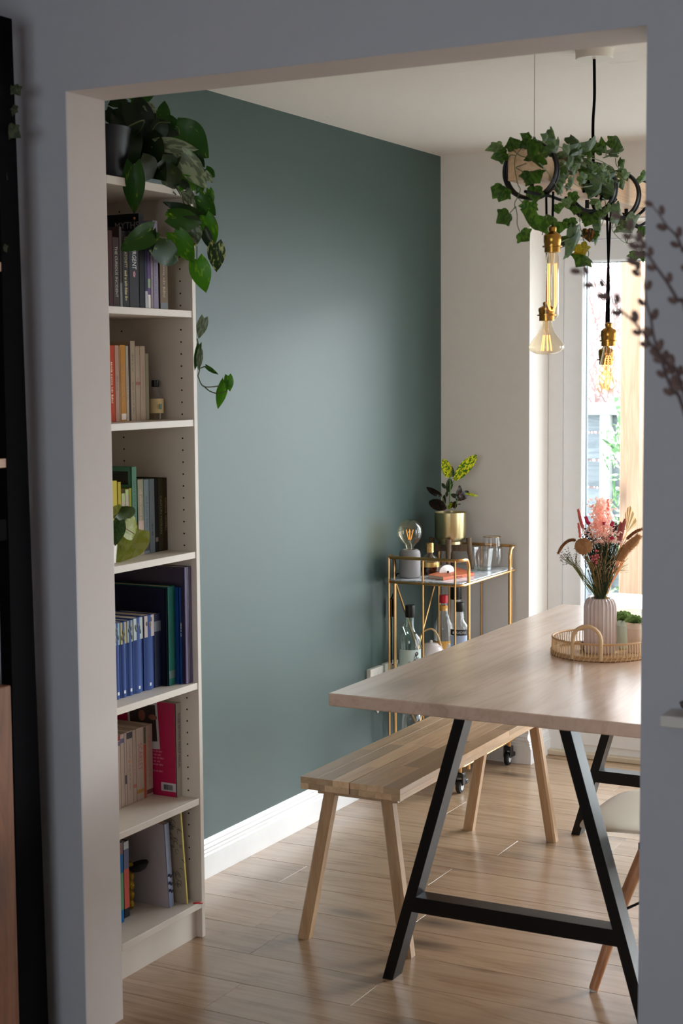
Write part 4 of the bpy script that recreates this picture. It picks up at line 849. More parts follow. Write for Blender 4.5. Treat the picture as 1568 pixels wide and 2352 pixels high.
# ---- ivy on the beam
iv = thing('ivy_garland', (PXB, 1.0, pz1), 'trailing green ivy garland draped over the pine beam pendant', 'plant')
M_iv = leaf_mat('ivy_leaf', srgb(46, 76, 22), srgb(74, 106, 34), 3, .5, .5, .4)
M_ivp = leaf_mat('ivy_leaf_pale', srgb(84, 108, 62), srgb(120, 140, 90), 4, .55, .5, .4)
M_ivy2 = leaf_mat('ivy_leaf_yellow', srgb(196, 160, 30), srgb(150, 150, 40), 4, .5, .5, .4); M_ivb = leaf_mat('ivy_leaf_brown', srgb(56, 48, 22), srgb(150, 96, 30), 3, .58, .5, .2)
IV = [ivy_mesh('ivy_leaf', M_iv, i, .1+.05*i) for i in range(4)]; IVP = [ivy_mesh('ivy_leaf_pale', M_ivp, i+9, .3) for i in range(2)]; IVY, IVB = ivy_mesh('ivy_leaf_yellow', M_ivy2, 20), ivy_mesh('ivy_leaf_brown', M_ivb, 21)
def ivd(x):
    if x < 1236: return depth(Vector((PXB, PY0-.02, RZ)))-(1236-x)*.0000
    return depth(at(x, 400, x=bx1+.022))
def ivp(x, y, o=0.): return at(x, y, d=ivd(x)+o)
c7 = lambda x, y: (1100+x/7.84, 280+y/7.84)
c1 = lambda x, y: (1080+x/3.213, 60+y/3.213)
c8 = lambda x, y: (1280+x/7.84, 340+y/7.84)
cl = lambda x, y: (1200+x/5.407, 280+y/5.407)
L_ = []
for f, (bx_, by_, tx_, ty_, wf, kd) in (
    [(c7, t) for t in ((640, 500, 550, 262, 1., 0), (420, 400, 100, 512, .5, 1), (510, 555, 208, 650, .85, 0), (930, 330, 735, 208, .7, 0), (950, 430, 1010, 270, .8, 0), (890, 440, 725, 345, .8, 0), (1240, 300, 1415, 298, .65, 0), (1230, 310, 1118, 222, .5, 0),
      (935, 575, 950, 800, 1.15, 0), (1080, 570, 845, 660, .9, 0), (905, 880, 870, 1120, 1.2, 0), (900, 900, 1075, 1075, .7, 0), (430, 1135, 238, 1380, .95, 0), (480, 1175, 350, 1445, 1., 0), (1000, 1145, 1010, 1470, .9, 0), (1080, 540, 1095, 335, .7, 0), (1190, 420, 1455, 490, .55, 0), (1380, 1170, 1530, 1290, .4, 0))] +
    [(c1, t) for t in ((440, 1290, 415, 1396, 1.15, 0), (290, 1375, 193, 1457, .95, 0), (505, 1385, 440, 1502, 1., 0), (365, 1518, 435, 1588, 1.2, 0), (1215, 1655, 1200, 1740, .9, 1), (1265, 1660, 1275, 1745, .6, 1), (1250, 1100, 1290, 1145, .9, 0), (1262, 1480, 1275, 1560, .8, 1), (640, 1310, 655, 1390, 1., 0), (600, 1400, 580, 1470, 1, 0))] +
    [(c8, t) for t in ((200, 1260, 235, 1480, 1.2, 0), (60, 1320, 20, 1540, 1.1, 0), (140, 1560, 330, 1710, .9, 0), (335, 1770, 158, 1702, 1.1, 0), (410, 1720, 480, 1985, .8, 3), (350, 1760, 395, 1900, .9, 3), (505, 1920, 348, 2112, .75, 0), (540, 1450, 575, 1712, .85, 4), (680, 1490, 668, 1662, .8, 0), (640, 1470, 832, 1450, .9, 0), (620, 1190, 725, 1360, 1.2, 0), (600, 1190, 500, 1400, .9, 0), (970, 1190, 1182, 1170, .6, 0), (1210, 1280, 1362, 1560, .8, 1),
      (1110, 560, 1195, 775, .45, 0), (835, 690, 1108, 930, .4, 0), (570, 620, 850, 830, .45, 0), (870, 470, 810, 690, .6, 0), (260, 790, 300, 1030, .8, 0), (660, 1030, 785, 900, .6, 2), (920, 980, 850, 1210, .35, 2), (1135, 430, 1248, 625, .55, 1), (1120, 350, 1225, 360, .4, 0), (1115, 330, 1128, 140, .3, 0), (1130, 300, 1225, 185, .25, 1), (560, 420, 420, 560, .6, 1), (700, 300, 560, 420, .7, 1), (760, 340, 840, 480, .8, 1), (100, 330, 60, 480, .6, 0), (100, 440, 185, 570, .5, 0), (0, 560, 190, 640, .4, 0), (180, 620, 300, 680, .7, 0), (0, 650, 110, 810, .5, 0), (150, 900, 200, 1110, .9, 1), (340, 1050, 300, 1200, 1., 1))] +
    [(cl, t) for t in ((1112, 335, 1182, 155, .65, 0), (1130, 330, 1218, 275, .6, 0), (1000, 360, 972, 185, .5, 0), (985, 350, 1043, 285, .5, 0), (900, 390, 836, 215, .8, 0), (900, 380, 955, 240, .8, 0), (850, 355, 695, 290, .7, 0), (790, 420, 850, 330, .7, 0), (580, 290, 742, 240, .4, 0), (1080, 400, 1335, 325, .12, 2), (1080, 415, 1240, 440, .1, 2), (470, 570, 500, 640, .6, 0), (640, 300, 720, 370, .5, 0), (450, 300, 380, 260, .9, 0), (330, 300, 450, 330, .8, 0), (1250, 620, 1300, 750, .5, 0))]):
    L_.append((f(bx_, by_), f(tx_, ty_), wf, kd))
ri = random.Random(4)
for i in range(46):
    u = ri.random(); x = 1285+u*122; y = 350+u*52+ri.gauss(0, 15)+8; a = ri.uniform(-.5, 1.1); ln = ri.uniform(13, 27)
    L_.append(((x, y), (x+ln*math.cos(a), y+ln*math.sin(a)), ri.uniform(.2, .6), ri.choice((0, 0, 1, 1, 1, 2))))
for (b_, t_, wf, kd) in L_:
    me = {0: ri.choice(IV), 1: ri.choice(IVP+[IV[0]]), 2: IVP[0], 3: IVY, 4: IVB}[kd]
    o_ = ri.uniform(-.012, .012); put_leaf(iv, me, ivp(*b_, o_), ivp(*t_, o_+ri.uniform(-.006, .008)), wf*1.0, roll=ri.uniform(-.35, .35))
q = MB()
for f, pts in ((c7, ((780, 450), (660, 610), (640, 800), (690, 1100), (740, 1220), (690, 1360), (640, 1460), (650, 1568))), (c1, ((335, 1330), (345, 1400), (345, 1460), (365, 1520))), (c1, ((335, 1330), (290, 1380))), (c7, ((690, 1360), (820, 1490))), (c7, ((660, 820), (850, 740))), (c7, ((660, 830), (830, 920))),
               (c7, ((600, 490), (720, 600), (850, 640))), (c7, ((520, 650), (570, 600), (660, 605))), (c7, ((1080, 740), (1200, 860), (1330, 1050), (1480, 1330))), (c7, ((980, 310), (1120, 350), (1230, 420), (1330, 560))), (c8, ((400, 1120), (405, 1400), (440, 1520), (480, 1700), (560, 1880), (540, 1975))), (c8, ((800, 900), (860, 970), (830, 1280), (760, 1450))),
               (c8, ((1060, 1240), (975, 1440), (1080, 1600), (1240, 1715), (1400, 1700))), (c8, ((975, 1440), (1120, 1380))), (c8, ((1230, 1540), (1215, 1620), (1245, 1710))), (c8, ((1310, 1550), (1260, 1640), (1255, 1715))), (c8, ((20, 380), (330, 660), (480, 700), (760, 650), (1070, 630))), (c8, ((300, 1440), (410, 1480))), (c8, ((60, 1690), (330, 1580), (440, 1560))),
               (cl, ((160, 215), (290, 270), (520, 330), (760, 420), (1000, 500), (1180, 640))), (cl, ((880, 440), (890, 400))), (cl, ((1030, 410), (1110, 330))), (cl, ((1150, 450), (1165, 540), (1200, 580))), (cl, ((300, 250), (320, 215))), (c8, ((150, 640), (250, 760), (140, 700), (0, 720))), (c1, ((535, 1500), (545, 1450), (560, 1400), (530, 1540)))):
    q.tube(smooth_path([ivp(*f(*p)) for p in pts], 4), .0011, 5)
q.build('vine', mat('ivy_stem', srgb(84, 98, 60), rough=.6), iv)
# ================================================================== POTHOS ON THE BOOKCASE
pb = Vector((-.225, .415, 2.0203))
po = thing('planter', pb, 'dark glazed pot holding the trailing pothos on top of the bookcase', 'pot')
MB().lathe([(.062, 0), (.070, .01), (.082, .118), (.084, .130), (.079, .130), (.076, .11)], pb, n=36).build('pot_body', mat('dark_glazed_ceramic', srgb(18, 19, 26), rough=.4, spec=.3), po)
MB().lathe([(.075, .106), (.04, .112), (.0001, .114)], pb, n=24).build('soil', mat('dark_soil', srgb(34, 24, 20), rough=1, bump=1, bscale=120, bdist=.006), po)
ph = thing('pothos_plant', pb+Vector((0, 0, .112)), 'lush trailing pothos with heart leaves spilling down the bookcase', 'plant')
M_ph = leaf_mat('pothos_leaf', srgb(38, 76, 18), srgb(150, 178, 40), 3.2, .70, .3, .35); M_phd = leaf_mat('pothos_leaf_dark', srgb(26, 44, 16), srgb(60, 84, 30), 3., .7, .35, .2)
M_phs = leaf_mat('pothos_leaf_silver', srgb(84, 96, 72), srgb(130, 142, 112), 3., .5, .35, .2); M_phb = leaf_mat('pothos_leaf_bright', srgb(60, 112, 16), srgb(96, 140, 30), 3.2, .6, .35, .5); M_phv = leaf_mat('pothos_leaf_variegated', srgb(44, 66, 34), srgb(190, 200, 110), 3.5, .58, .35, .3)
hp = lambda t: (.50*(math.sin(math.pi*min(1, (t*.86+.12)))**.75)*(1-t)**.28 if t < 1 else 0) + .002
PM = [leaf_mesh('pothos_leaf', m, hp, 10, .22, .18, .01, .14) for m in (M_ph, M_phd, M_phs, M_phb, M_phv)]
dph = depth(Vector((-.12, .60, 1.85)))
r1_ = lambda x, y: (240+x/4.9, 200+y/4.9); r2_ = lambda x, y: (340+x/7.127, 400+y/7.127); r3_ = lambda x, y: (230+x/4.9, 700+y/4.9); r0_ = lambda x, y: (230+x/6.533, 450+y/6.533)
PL = [(r1_, t) for t in ((310, 180, 540, 645, .95, 1, 0), (640, 400, 560, 640, 1.2, 1, 0), (800, 480, 1168, 772, 1.35, 0, .03), (640, 400, 690, 140, .9, 0, .03), (590, 640, 1050, 690, .55, 2, -.02), (325, 880, 335, 1420, .70, 0, -.03), (860, 760, 1150, 1130, .8, 2, 0), (960, 920, 1110, 1190, 1., 3, .02), (1140, 920, 1240, 1020, 1.2, 0, .03), (1130, 960, 1215, 1080, .9, 2, 0),
      (130, 330, 215, 700, .7, 1, 0), (300, 150, 575, 80, .9, 0, .05), (460, 200, 590, 290, 1.0, 2, .0), (400, 830, 600, 1060, 1.1, 1, .02), (600, 660, 700, 940, 1.2, 1, .03), (20, 260, 130, 430, 1.1, 1, .04), (40, 420, 120, 600, 1., 1, .04), (150, 240, 330, 420, 1.2, 1, .05), (430, 300, 640, 380, 1.3, 1, .03), (240, 400, 420, 620, 1.1, 1, .03), (520, 440, 840, 530, .9, 1, .01),
      (700, 930, 850, 1180, 1.1, 1, .01), (900, 860, 930, 1040, .8, 4, .01), (640, 820, 850, 940, .9, 1, .02), (860, 1040, 1100, 1150, .9, 3, .02), (330, 640, 560, 900, 1.0, 1, .04), (800, 700, 1010, 880, 1.1, 1, .03), (1030, 760, 1130, 900, .8, 1, .04), (60, 160, 270, 150, 1.0, 1, .06), (230, 560, 260, 780, .5, 1, .02), (630, 350, 880, 440, .8, 0, .04))]
PL += [(r2_, t) for t in ((530, 120, 700, 260, 1., 1, 0), (610, 270, 730, 490, 1.2, 2, 0), (830, 350, 1100, 680, .95, 0, .02), (1000, 250, 1060, 505, .7, 3, .02), (810, 680, 290, 470, .52, 1, -.01), (360, 690, 930, 840, .85, 0, 0), (940, 690, 1115, 1150, .85, 3, .02), (700, 850, 800, 1140, 1.5, 2, .01), (800, 900, 780, 1190, .8, 4, .02), (420, 960, 760, 1428, .95, 3, -.02), (110, 1180, 600, 1465, .85, 0, -.02),
      (910, 900, 1045, 1235, .7, 1, .02), (1110, 1130, 1130, 1590, .95, 4, .02), (800, 1400, 950, 1915, .95, 3, .03), (780, 560, 940, 900, 1., 0, .03), (310, 690, 380, 600, 1.0, 3, .0), (600, 150, 520, 260, 1.1, 3, .01), (740, 420, 790, 640, .4, 2, 0), (860, 180, 780, 320, .8, 0, .02), (560, 40, 800, 160, 1, 0, .02))]
PL += [(r0_, t) for t in ((790, 520, 395, 770, .7, 0, -.05), (790, 520, 740, 870, .55, 1, -.04))]
PL += [(r3_, t) for t in ((1170, 150, 1105, 378, .75, 2, 0), (1115, 450, 1060, 745, .35, 0, 0), (1125, 520, 1105, 740, .5, 2, 0), (1190, 690, 1325, 790, .45, 0, 0), (1400, 870, 1312, 1180, .55, 3, 0), (1440, 800, 1460, 970, .9, 3, 0))]
def clear_case(v_):
    """keep a leaf point in front of the bookcase and off the wall"""
    lim = FX+.016 if v_.z < 2.115 and v_.y < .71 else XG+.012
    if v_.x < lim: d_ = v_-CP; v_ = CP+d_*((lim-CP.x)/d_.x)
    return v_
for f, (bx_, by_, tx_, ty_, wf, kd, od) in PL:
    b_ = at(*f(bx_, by_), d=dph+od); t_ = at(*f(tx_, ty_), d=dph+od+ri.uniform(-.005, .012))
    b_, t_ = clear_case(b_), clear_case(t_)
    put_leaf(ph, PM[kd], b_, t_, wf*.8, roll=ri.uniform(-.2, .2))
q = MB()
for f, pts in ((r1_, ((330, 740), (315, 900))), (r1_, ((630, 720), (640, 820), (600, 930))), (r1_, ((540, 480), (610, 400), (740, 400))), (r1_, ((840, 530), (835, 470), (800, 440))), (r1_, ((520, 640), (560, 700), (700, 900), (820, 940), (890, 850))), (r1_, ((220, 670), (420, 830), (560, 940), (760, 1080), (860, 1220))),
               (r2_, ((180, 20), (400, 160), (540, 300), (590, 480), (700, 560), (800, 690))), (r2_, ((590, 400), (690, 520))), (r2_, ((350, 740), (390, 810), (500, 870))), (r2_, ((500, 900), (430, 950))), (r2_, ((1060, 660), (1110, 760), (1130, 830))), (r2_, ((0, 1430), (140, 1410), (240, 1370), (330, 1290))),
               (r0_, ((430, 990), (600, 985), (830, 975), (930, 930))), (r0_, ((560, 890), (700, 930), (830, 965))), (r2_, ((460, 340), (400, 270), (400, 200))), (r2_, ((940, 900), (980, 1000), (1030, 1090), (1110, 1140))), (r2_, ((800, 1180), (800, 1400))),
               (r3_, ((1100, 800), (1150, 910), (1240, 925), (1340, 912))), (r3_, ((1160, 910), (1230, 970), (1310, 997), (1360, 990), (1420, 975))), (r3_, ((1130, 715), (1160, 700), (1195, 690))), (r3_, ((1090, 380), (1110, 460), (1130, 560), (1120, 720), (1100, 800)))):
    q.tube(smooth_path([at(*f(*p), d=dph-.004) for p in pts], 4), .0016, 5)
q.tube(smooth_path([pb+Vector((.02, .02, .11)), pb+Vector((.10, .06, .15)), at(300, 330, d=dph)], 5), .002, 5).build('vine', mat('pothos_stem', srgb(70, 80, 44), rough=.6), ph, kind='stuff')
# peperomia on the third shelf
pe0 = at(262, 1285, x=-.17); pe = thing('potted_plant', (-.185, .356, ZS[3]+.0004), 'small pale-leaved plant with lime and dark ribbed leaves at the left of the third shelf', 'plant')
MB().lathe([(.022, 0), (.028, .003), (.032, .05), (.029, .05), (.028, .044), (.0001, .043)], (-.185, .356, ZS[3]+.0004), n=24).build('pot', mat('white_glazed_pot', srgb(220, 216, 206), rough=.3), pe)
M_lime = leaf_mat('lime_leaf', srgb(150, 160, 62), srgb(168, 172, 96), 4, .5, .4, .35); M_rib = leaf_mat('ribbed_leaf', srgb(36, 58, 22), srgb(60, 84, 36), 8, .55, .35, .2, stripe=True)
ME_l = leaf_mesh('lime_leaf', M_lime, hp, 10, .18, .15, .02, .12); ME_r = leaf_mesh('ribbed_leaf', M_rib, hp, 10, .3, .3, .02, .1); r4_ = lambda x, y: (230+x/5.6, 1030+y/5.6)
for bx_, by_, tx_, ty_, wf, me, od in ((200, 900, 260, 700, 1.1, ME_l, .02), (230, 830, 480, 990, .85, ME_r, -.01), (250, 930, 195, 1240, .7, ME_r, -.02), (290, 1010, 545, 1010, .9, ME_l, .0), (500, 1040, 200, 1420, .85, ME_l, .01), (300, 1080, 240, 1380, 1.0, ME_l, .02), (190, 860, 215, 930, .8, ME_l, 0)):
    put_leaf(pe, me, at(*r4_(bx_, by_), x=-.158-od), at(*r4_(tx_, ty_), x=-.158-od), wf)
MB().tube(smooth_path([at(*r4_(*p), x=-.152) for p in ((290, 1010), (360, 1050), (440, 1100))], 4), .0012, 5).build('leaf_stalk', mat('red_brown_stem', srgb(110, 50, 26)), pe)
MB().tube([(-.185, .356, ZS[3]+.04), at(*r4_(250, 900), x=-.16)], .0014, 5).build('stem', mat('red_brown_stem', srgb(110, 50, 26)), pe)
# ================================================================== TRAY, VASE, DRIED FLOWERS
TZ = .7505
ft = at(1380, 1521, z=TZ); hv = CP-ft; hv.z = 0; hv.normalize(); TR = .136; tcx = ft-hv*TR; tcx.z = TZ
tr = thing('rattan_tray', tcx, 'round woven rattan tray with two arched handles on the dining table', 'tray')
M_rat = mat('rattan', srgb(198, 158, 114), rough=.6, var=.12, vscale=80); M_rat2 = mat('pale_rattan', srgb(214, 182, 138), rough=.6, var=.1, vscale=80)
MB().lathe([(.0001, .0), (TR-.006, .0), (TR-.006, .005), (.0001, .005)], tcx, n=48).build('tray_base', M_rat, tr)
circ = lambda r, z, n=64: [tcx+Vector((r*math.cos(2*math.pi*i/n), r*math.sin(2*math.pi*i/n), z)) for i in range(n)]
MB().tube(circ(TR-.001, .047), .0032, 8, closed=True).build('top_rim', M_rat, tr)
q = MB(); q.tube(circ(TR-.001, .004), .004, 8, closed=True).tube(circ(TR-.001, .0105), .0032, 8, closed=True); q.build('lower_rim', M_rat, tr)
q = MB(); NR = 96
for i in range(NR):
    a = 2*math.pi*i/NR; u = Vector((math.cos(a), math.sin(a), 0)); w_ = Vector((-u.y, u.x, 0))
    q.tube([tcx+u*(TR-.0005)+Vector((0, 0, .002)), tcx+u*(TR+.0012)+w_*.0012+Vector((0, 0, .025)), tcx+u*(TR)+Vector((0, 0, .0505))], .00135, 5)
q.build('woven_spokes', M_rat2, tr, kind='stuff')
q = MB()
for i in range(60):
    a = 2*math.pi*i/60; u = Vector((math.cos(a), math.sin(a), 0)); w_ = Vector((-u.y, u.x, 0))
    q.tube([tcx+u*(TR+.0035)+w_*(-.004)+Vector((0, 0, .0005)), tcx+u*(TR+.0035)+w_*.004+Vector((0, 0, .0135))], .0016, 4)
q.build('rim_binding', M_rat2, tr, kind='stuff')
av = math.atan2(hv.y, hv.x)
for a0 in (av-math.radians(17), av+math.pi-math.radians(17)):
    u = Vector((math.cos(a0), math.sin(a0), 0)); w_ = Vector((-u.y, u.x, 0)); hw = .040; base_ = tcx+u*(TR-.004)
    pts = [base_-w_*hw+Vector((0, 0, .004)), base_-w_*hw+Vector((0, 0, .05))]+[base_+(-w_*math.cos(math.pi*i/10)*hw)+Vector((0, 0, .058+.038*math.sin(math.pi*i/10))) for i in range(11)]+[base_+w_*hw+Vector((0, 0, .05)), base_+w_*hw+Vector((0, 0, .004))]
    q = MB(); n_ = len(pts)
    for off in (0, 1):
        q.tube([p_+u*(.004*off-.002) for p_ in pts], .0052, 8)
    q.build('handle', M_rat2, tr)
vt = at(1378, 1373, y=tcx.y-.012); VB = Vector((vt.x, vt.y, TZ+.0056)); VH = vt.z-VB.z
vs_ = thing('vase', VB, 'pale mauve-white fluted ceramic vase standing in the rattan tray', 'vase')
VR = .0455
MB().lathe([(VR*.9, 0), (VR*.97, .004), (VR, .015), (VR, VH-.026), (VR*.97, VH-.016), (VR*.86, VH-.005), (VR*.74, VH-.0005), (VR*.66, VH), (VR*.60, VH-.002), (VR*.58, VH-.02)], VB, n=144, flute=24, fd=.075).build('fluted_body', mat('mauve_white_glaze', srgb(206, 188, 182), rough=.3, coat=.3), vs_)
VD = depth(VB); MTH = VB+Vector((0, 0, VH))
b4 = lambda x, y, o=0.: at(1260+x/7.127, 1140+y/7.127, d=VD+o)
stm = lambda: MTH+Vector((random.uniform(-.016, .016), random.uniform(-.012, .012), -.01))
def fuzz_tube(q, pts, r, n, ln, thin=.0007, seed=1):
    rs = random.Random(seed); pts = smooth_path(pts, 5); q.tube(pts, [r*min(1, (i+1)/3.)*min(1, (len(pts)-i)/4.+.15) for i in range(len(pts))], 7)
    for _ in range(n):
        i = rs.randrange(len(pts)-1); p_ = pts[i].lerp(pts[i+1], rs.random()); t_ = (pts[i+1]-pts[i]).normalized()
        u = Vector((rs.gauss(0, 1), rs.gauss(0, 1), rs.gauss(0, 1))); u -= t_*u.dot(t_); u.normalize(); w_ = u.cross(t_)
        a = p_+u*r*.8; e_ = p_+u*(r+ln*rs.uniform(.5, 1))+t_*ln*rs.uniform(.3, 1.1); q.add([a-w_*thin, a+w_*thin, e_], [(0, 1, 2)])
    return q
def flower(name, label, group=None): return thing(name, MTH, label, 'dried flower', group)
M_stem = mat('dry_stem', srgb(150, 116, 74), rough=.8); M_fox = leaf_mat('foxtail_brown', srgb(176, 128, 88), srgb(156, 110, 74), 40, .5, .9, .5); M_pink = leaf_mat('dusty_pink_dried', srgb(228, 150, 138), srgb(214, 130, 120), 40, .5, .9, .4)
M_palep = leaf_mat('pale_pink_dried', srgb(244, 220, 208), srgb(236, 196, 184), 40, .5, .9, .5); M_mag = mat('magenta_dried', srgb(214, 60, 104), rough=.9); M_tan = leaf_mat('tan_dried', srgb(246, 206, 158), srgb(236, 190, 138), 60, .5, .95, .62); M_dkg = mat('dark_green_dried', srgb(54, 66, 40), rough=.9, var=.3, vscale=80); M_plum = mat('dark_plum_dried', srgb(70, 34, 42), rough=.9); M_berry = mat('rose_berry', srgb(196, 92, 96), rough=.6); M_straw = leaf_mat('straw_dried', srgb(250, 222, 178), srgb(240, 206, 154), 20, .5, .8, .7)
def stem_to(o, x, y, mid=None, r=.0009, off=0., m=None):
    e_ = b4(x, y, off); s_ = stm(); md = s_.lerp(e_, .55)+Vector((0, 0, .012)); MB().tube(smooth_path([s_, md, e_], 5), r, 5).build('stem', m or M_stem, o)
for pts, l_ in ((((440, 725), (380, 712), (300, 740), (215, 820), (150, 935)), 'drooping brown foxtail curving out to the left of the vase'), (((1270, 700), (1340, 640), (1420, 580), (1530, 535)), 'brown foxtail arching to the right edge of the bouquet')):
    o = flower('foxtail', l_, 'dried stems in the vase'); fuzz_tube(MB(), [b4(*p_) for p_ in pts], .0042, 420, .004, seed=len(l_)).build('seed_head', M_fox, o); stem_to(o, *pts[0])
for i, (pts, r, l_) in enumerate(((((575, 560), (520, 400), (480, 205)), .0042, 'tall dusty pink amaranth spike leftmost in the bouquet'), (((975, 440), (970, 240), (968, 45)), .0034, 'tallest narrow pink spike in the middle of the bouquet'), (((510, 680), (500, 560), (480, 440)), .0028, 'short thin pink spike low on the left of the bouquet'),
        (((1140, 800), (1180, 640), (1245, 370)), .0060, 'broad pink spike right of the pale pink flowers'), (((1125, 700), (1150, 560), (1180, 420)), .0048, 'second pink spike close beside the broad one'))):
    o = flower('pink_spike', l_, 'dried stems in the vase'); fuzz_tube(MB(), [b4(*p_, -.01 if i > 2 else 0) for p_ in pts], r, 260, .003, .001, seed=i).build('seed_head', M_pink, o); stem_to(o, *pts[0])
for (x, y, x2, y2, l_) in ((640, 445, 600, 330, 'upright magenta bunny-tail by the leftmost pink spike'), (1020, 490, 1052, 415, 'magenta bunny-tail at the right of the pink flowers'), (1000, 700, 1055, 670, 'round magenta bunny-tail facing forward low in the bouquet'), (905, 470, 905, 425, 'small magenta bunny-tail tucked behind the pale pink flowers'), (655, 460, 645, 430, 'small pink bunny-tail touching the upright magenta one')):
    o = flower('bunny_tail', l_, 'dried stems in the vase'); a, e_ = b4(x, y, -.03), b4(x2, y2, -.03); fuzz_tube(MB(), [a, a.lerp(e_, .4), e_], .0048, 160, .003, .0012, seed=x).build('seed_head', M_mag, o); stem_to(o, x, y, off=-.03)
o = flower('pale_pink_spray', 'large spray of feathery pale pink petals at the centre of the bouquet'); q = MB(); rs = random.Random(8)
for _ in range(1150):
    v_ = rs.random()
    if v_ < .45: x, y = rs.gauss(860, 75), rs.uniform(60, 470); x += (470-y)*-.02
    else: x, y = rs.gauss(900, 110)+(.25*(560-600)), rs.uniform(440, 780); x += (y-600)*.35-20
    p_ = b4(x, y, rs.uniform(-.035, .01)); u = Vector((rs.gauss(0, 1), rs.gauss(0, 1), rs.gauss(.5, 1))).normalized(); w_ = u.cross(Vector((rs.gauss(0, 1), rs.gauss(0, 1), rs.gauss(0, 1)))).normalized(); l_ = rs.uniform(.008, .017)
    q.add([p_, p_+u*l_*.5+w_*l_*.22, p_+u*l_, p_+u*l_*.5-w_*l_*.22], [(0, 1, 2, 3)])
q.build('petals', M_palep, o, kind='stuff'); stem_to(o, 860, 760); stem_to(o, 900, 500)
o = flower('palm_spear', 'pleated straw coloured palm spear at the right of the bouquet'); q = MB()
tp_, nl = [(1245, 300), (1265, 240), (1285, 195), (1305, 165), (1330, 150), (1350, 185), (1372, 235), (1395, 290), (1418, 350), (1436, 410), (1425, 480)], 11
ba = b4(1270, 600, -.01); vs = []
for i, t_ in enumerate(tp_):
    vs.append((b4(*t_, -.01+(.004 if i % 2 else -.004))))
q.add([ba+(v-ba)*.0 for v in vs]+[ba+(v-ba)*.5 for v in vs]+vs, [(i+k_*11, i+1+k_*11, i+12+k_*11, i+11+k_*11) for k_ in (0, 1) for i in range(10)]); q.build('pleated_fan', M_straw, o); stem_to(o, 1270, 600, r=.0016, m=M_straw)
o = flower('pampas_plume', 'wide fluffy tan plume leaning to the right over the tray'); q = MB()
for s_ in (-40, 0, 40): fuzz_tube(q, [b4(1150+s_, 1060), b4(1230+s_*1.5, 900), b4(1350+s_*1.6, 780), b4(1480+s_*.4, 640)], .0052, 620, .008, .0008, seed=50+s_)
q.build('seed_head', M_tan, o, kind='stuff'); q = MB()
for i in range(10): q.tube(smooth_path([stm(), b4(1010+i*14, 1250), b4(1120+i*13, 1040)], 4), .0011, 4)
q.build('stem', M_tan, o, kind='stuff')
o = flower('yarrow_head', 'rounded tan yarrow head at the left front of the bouquet'); c_ = b4(570, 820, -.03); q = MB().ball(c_, .0235, (1.05, .8, .85), 16, 10); rs = random.Random(2)
for _ in range(420):
    u = Vector((rs.gauss(0, 1), rs.gauss(0, 1), rs.gauss(.3, 1))).normalized(); q.ball(c_+Vector((u.x*.0245, u.y*.019, u.z*.0215)), rs.uniform(.0013, .0024), n=5, m=3)
q.build('flower_head', M_tan, o, kind='stuff'); q = MB()
for i in range(9): q.tube([c_+Vector((rs.uniform(-.014, .014), 0, -.012)), b4(640+i*8, 1100, -.02), stm()], .0010, 4)
q.build('stem', mat('olive_stem', srgb(120, 104, 56), rough=.9), o, kind='stuff')
o = flower('dark_green_filler', 'dense dark green filler foliage in the middle of the bouquet'); q = MB(); rs = random.Random(6)
for _ in range(330):
    y = rs.uniform(700, 1150); x = rs.gauss(880, 125); e_ = b4(x, y, rs.uniform(-.02, .025)); s_ = MTH+Vector((rs.uniform(-.014, .014), rs.uniform(-.014, .014), 0)); q.tube([s_, s_.lerp(e_, .6)+Vector((rs.uniform(-.003, .003), 0, 0)), e_], .0008, 3)
for _ in range(1100):
    y = rs.uniform(640, 1290); x = rs.gauss(890, 105*(1-.35*(y-640)/650)); p_ = b4(x, y, rs.uniform(-.025, .02)); u = Vector((rs.gauss(0, .7), rs.gauss(0, .7), 1)).normalized(); w_ = u.cross(CF).normalized(); l_ = rs.uniform(.004, .010); q.add([p_, p_+u*l_*.5+w_*l_*.18, p_+u*l_, p_+u*l_*.5-w_*l_*.18], [(0, 1, 2, 3)])
q.build('foliage', M_dkg, o, kind='stuff')
o = flower('dark_statice', 'dark plum and green statice clusters behind the pale pink spray'); q = MB(); rs = random.Random(9)
for _ in range(260):
    x, y = rs.choice(((630, 590), (640, 620), (1070, 540), (1090, 510), (690, 690))); p_ = b4(rs.gauss(x, 42), rs.gauss(y, 36), rs.uniform(-.01, .02)); q.ball(p_, rs.uniform(.0012, .0024), n=5, m=3)
q.build('flower_head', M_plum, o, kind='stuff'); stem_to(o, 660, 700); stem_to(o, 1060, 620)
o = flower('rose_berries', 'cluster of rose pink berries below the yarrow head'); rs = random.Random(12)
for i in range(22):
    MB().ball(b4(rs.gauss(750, 32), rs.uniform(880, 1110), -.035+rs.uniform(-.006, .006)), rs.uniform(.0026, .0034), n=10, m=6).build('berry', M_berry, o)
stem_to(o, 755, 1080, off=-.03)
o = flower('airy_spray', 'airy olive spray with tiny dark buds reaching left beyond the vase'); q, q2 = MB(), MB(); rs = random.Random(15)
for i in range(26):
    x, y = rs.uniform(180, 480), rs.uniform(850, 1120); 
    if x < 300: y = rs.uniform(930, 1080)
    e_ = b4(x, y, rs.uniform(-.02, .02)); s_ = stm(); q.tube([s_, b4(440, 1160).lerp(e_, .3), e_], .0006, 3)
    for _ in range(7): q2.ball(e_+Vector((rs.gauss(0, .0045), rs.gauss(0, .004), rs.gauss(0, .0045))), rs.uniform(.0007, .0014), n=5, m=3)
q.build('stem', mat('olive_green_stem', srgb(110, 112, 50), rough=.9), o, kind='stuff'); q2.build('buds', M_plum, o, kind='stuff')
o = flower('straw_stems', 'loose straw coloured stems gathered at the vase mouth'); rs = random.Random(16)
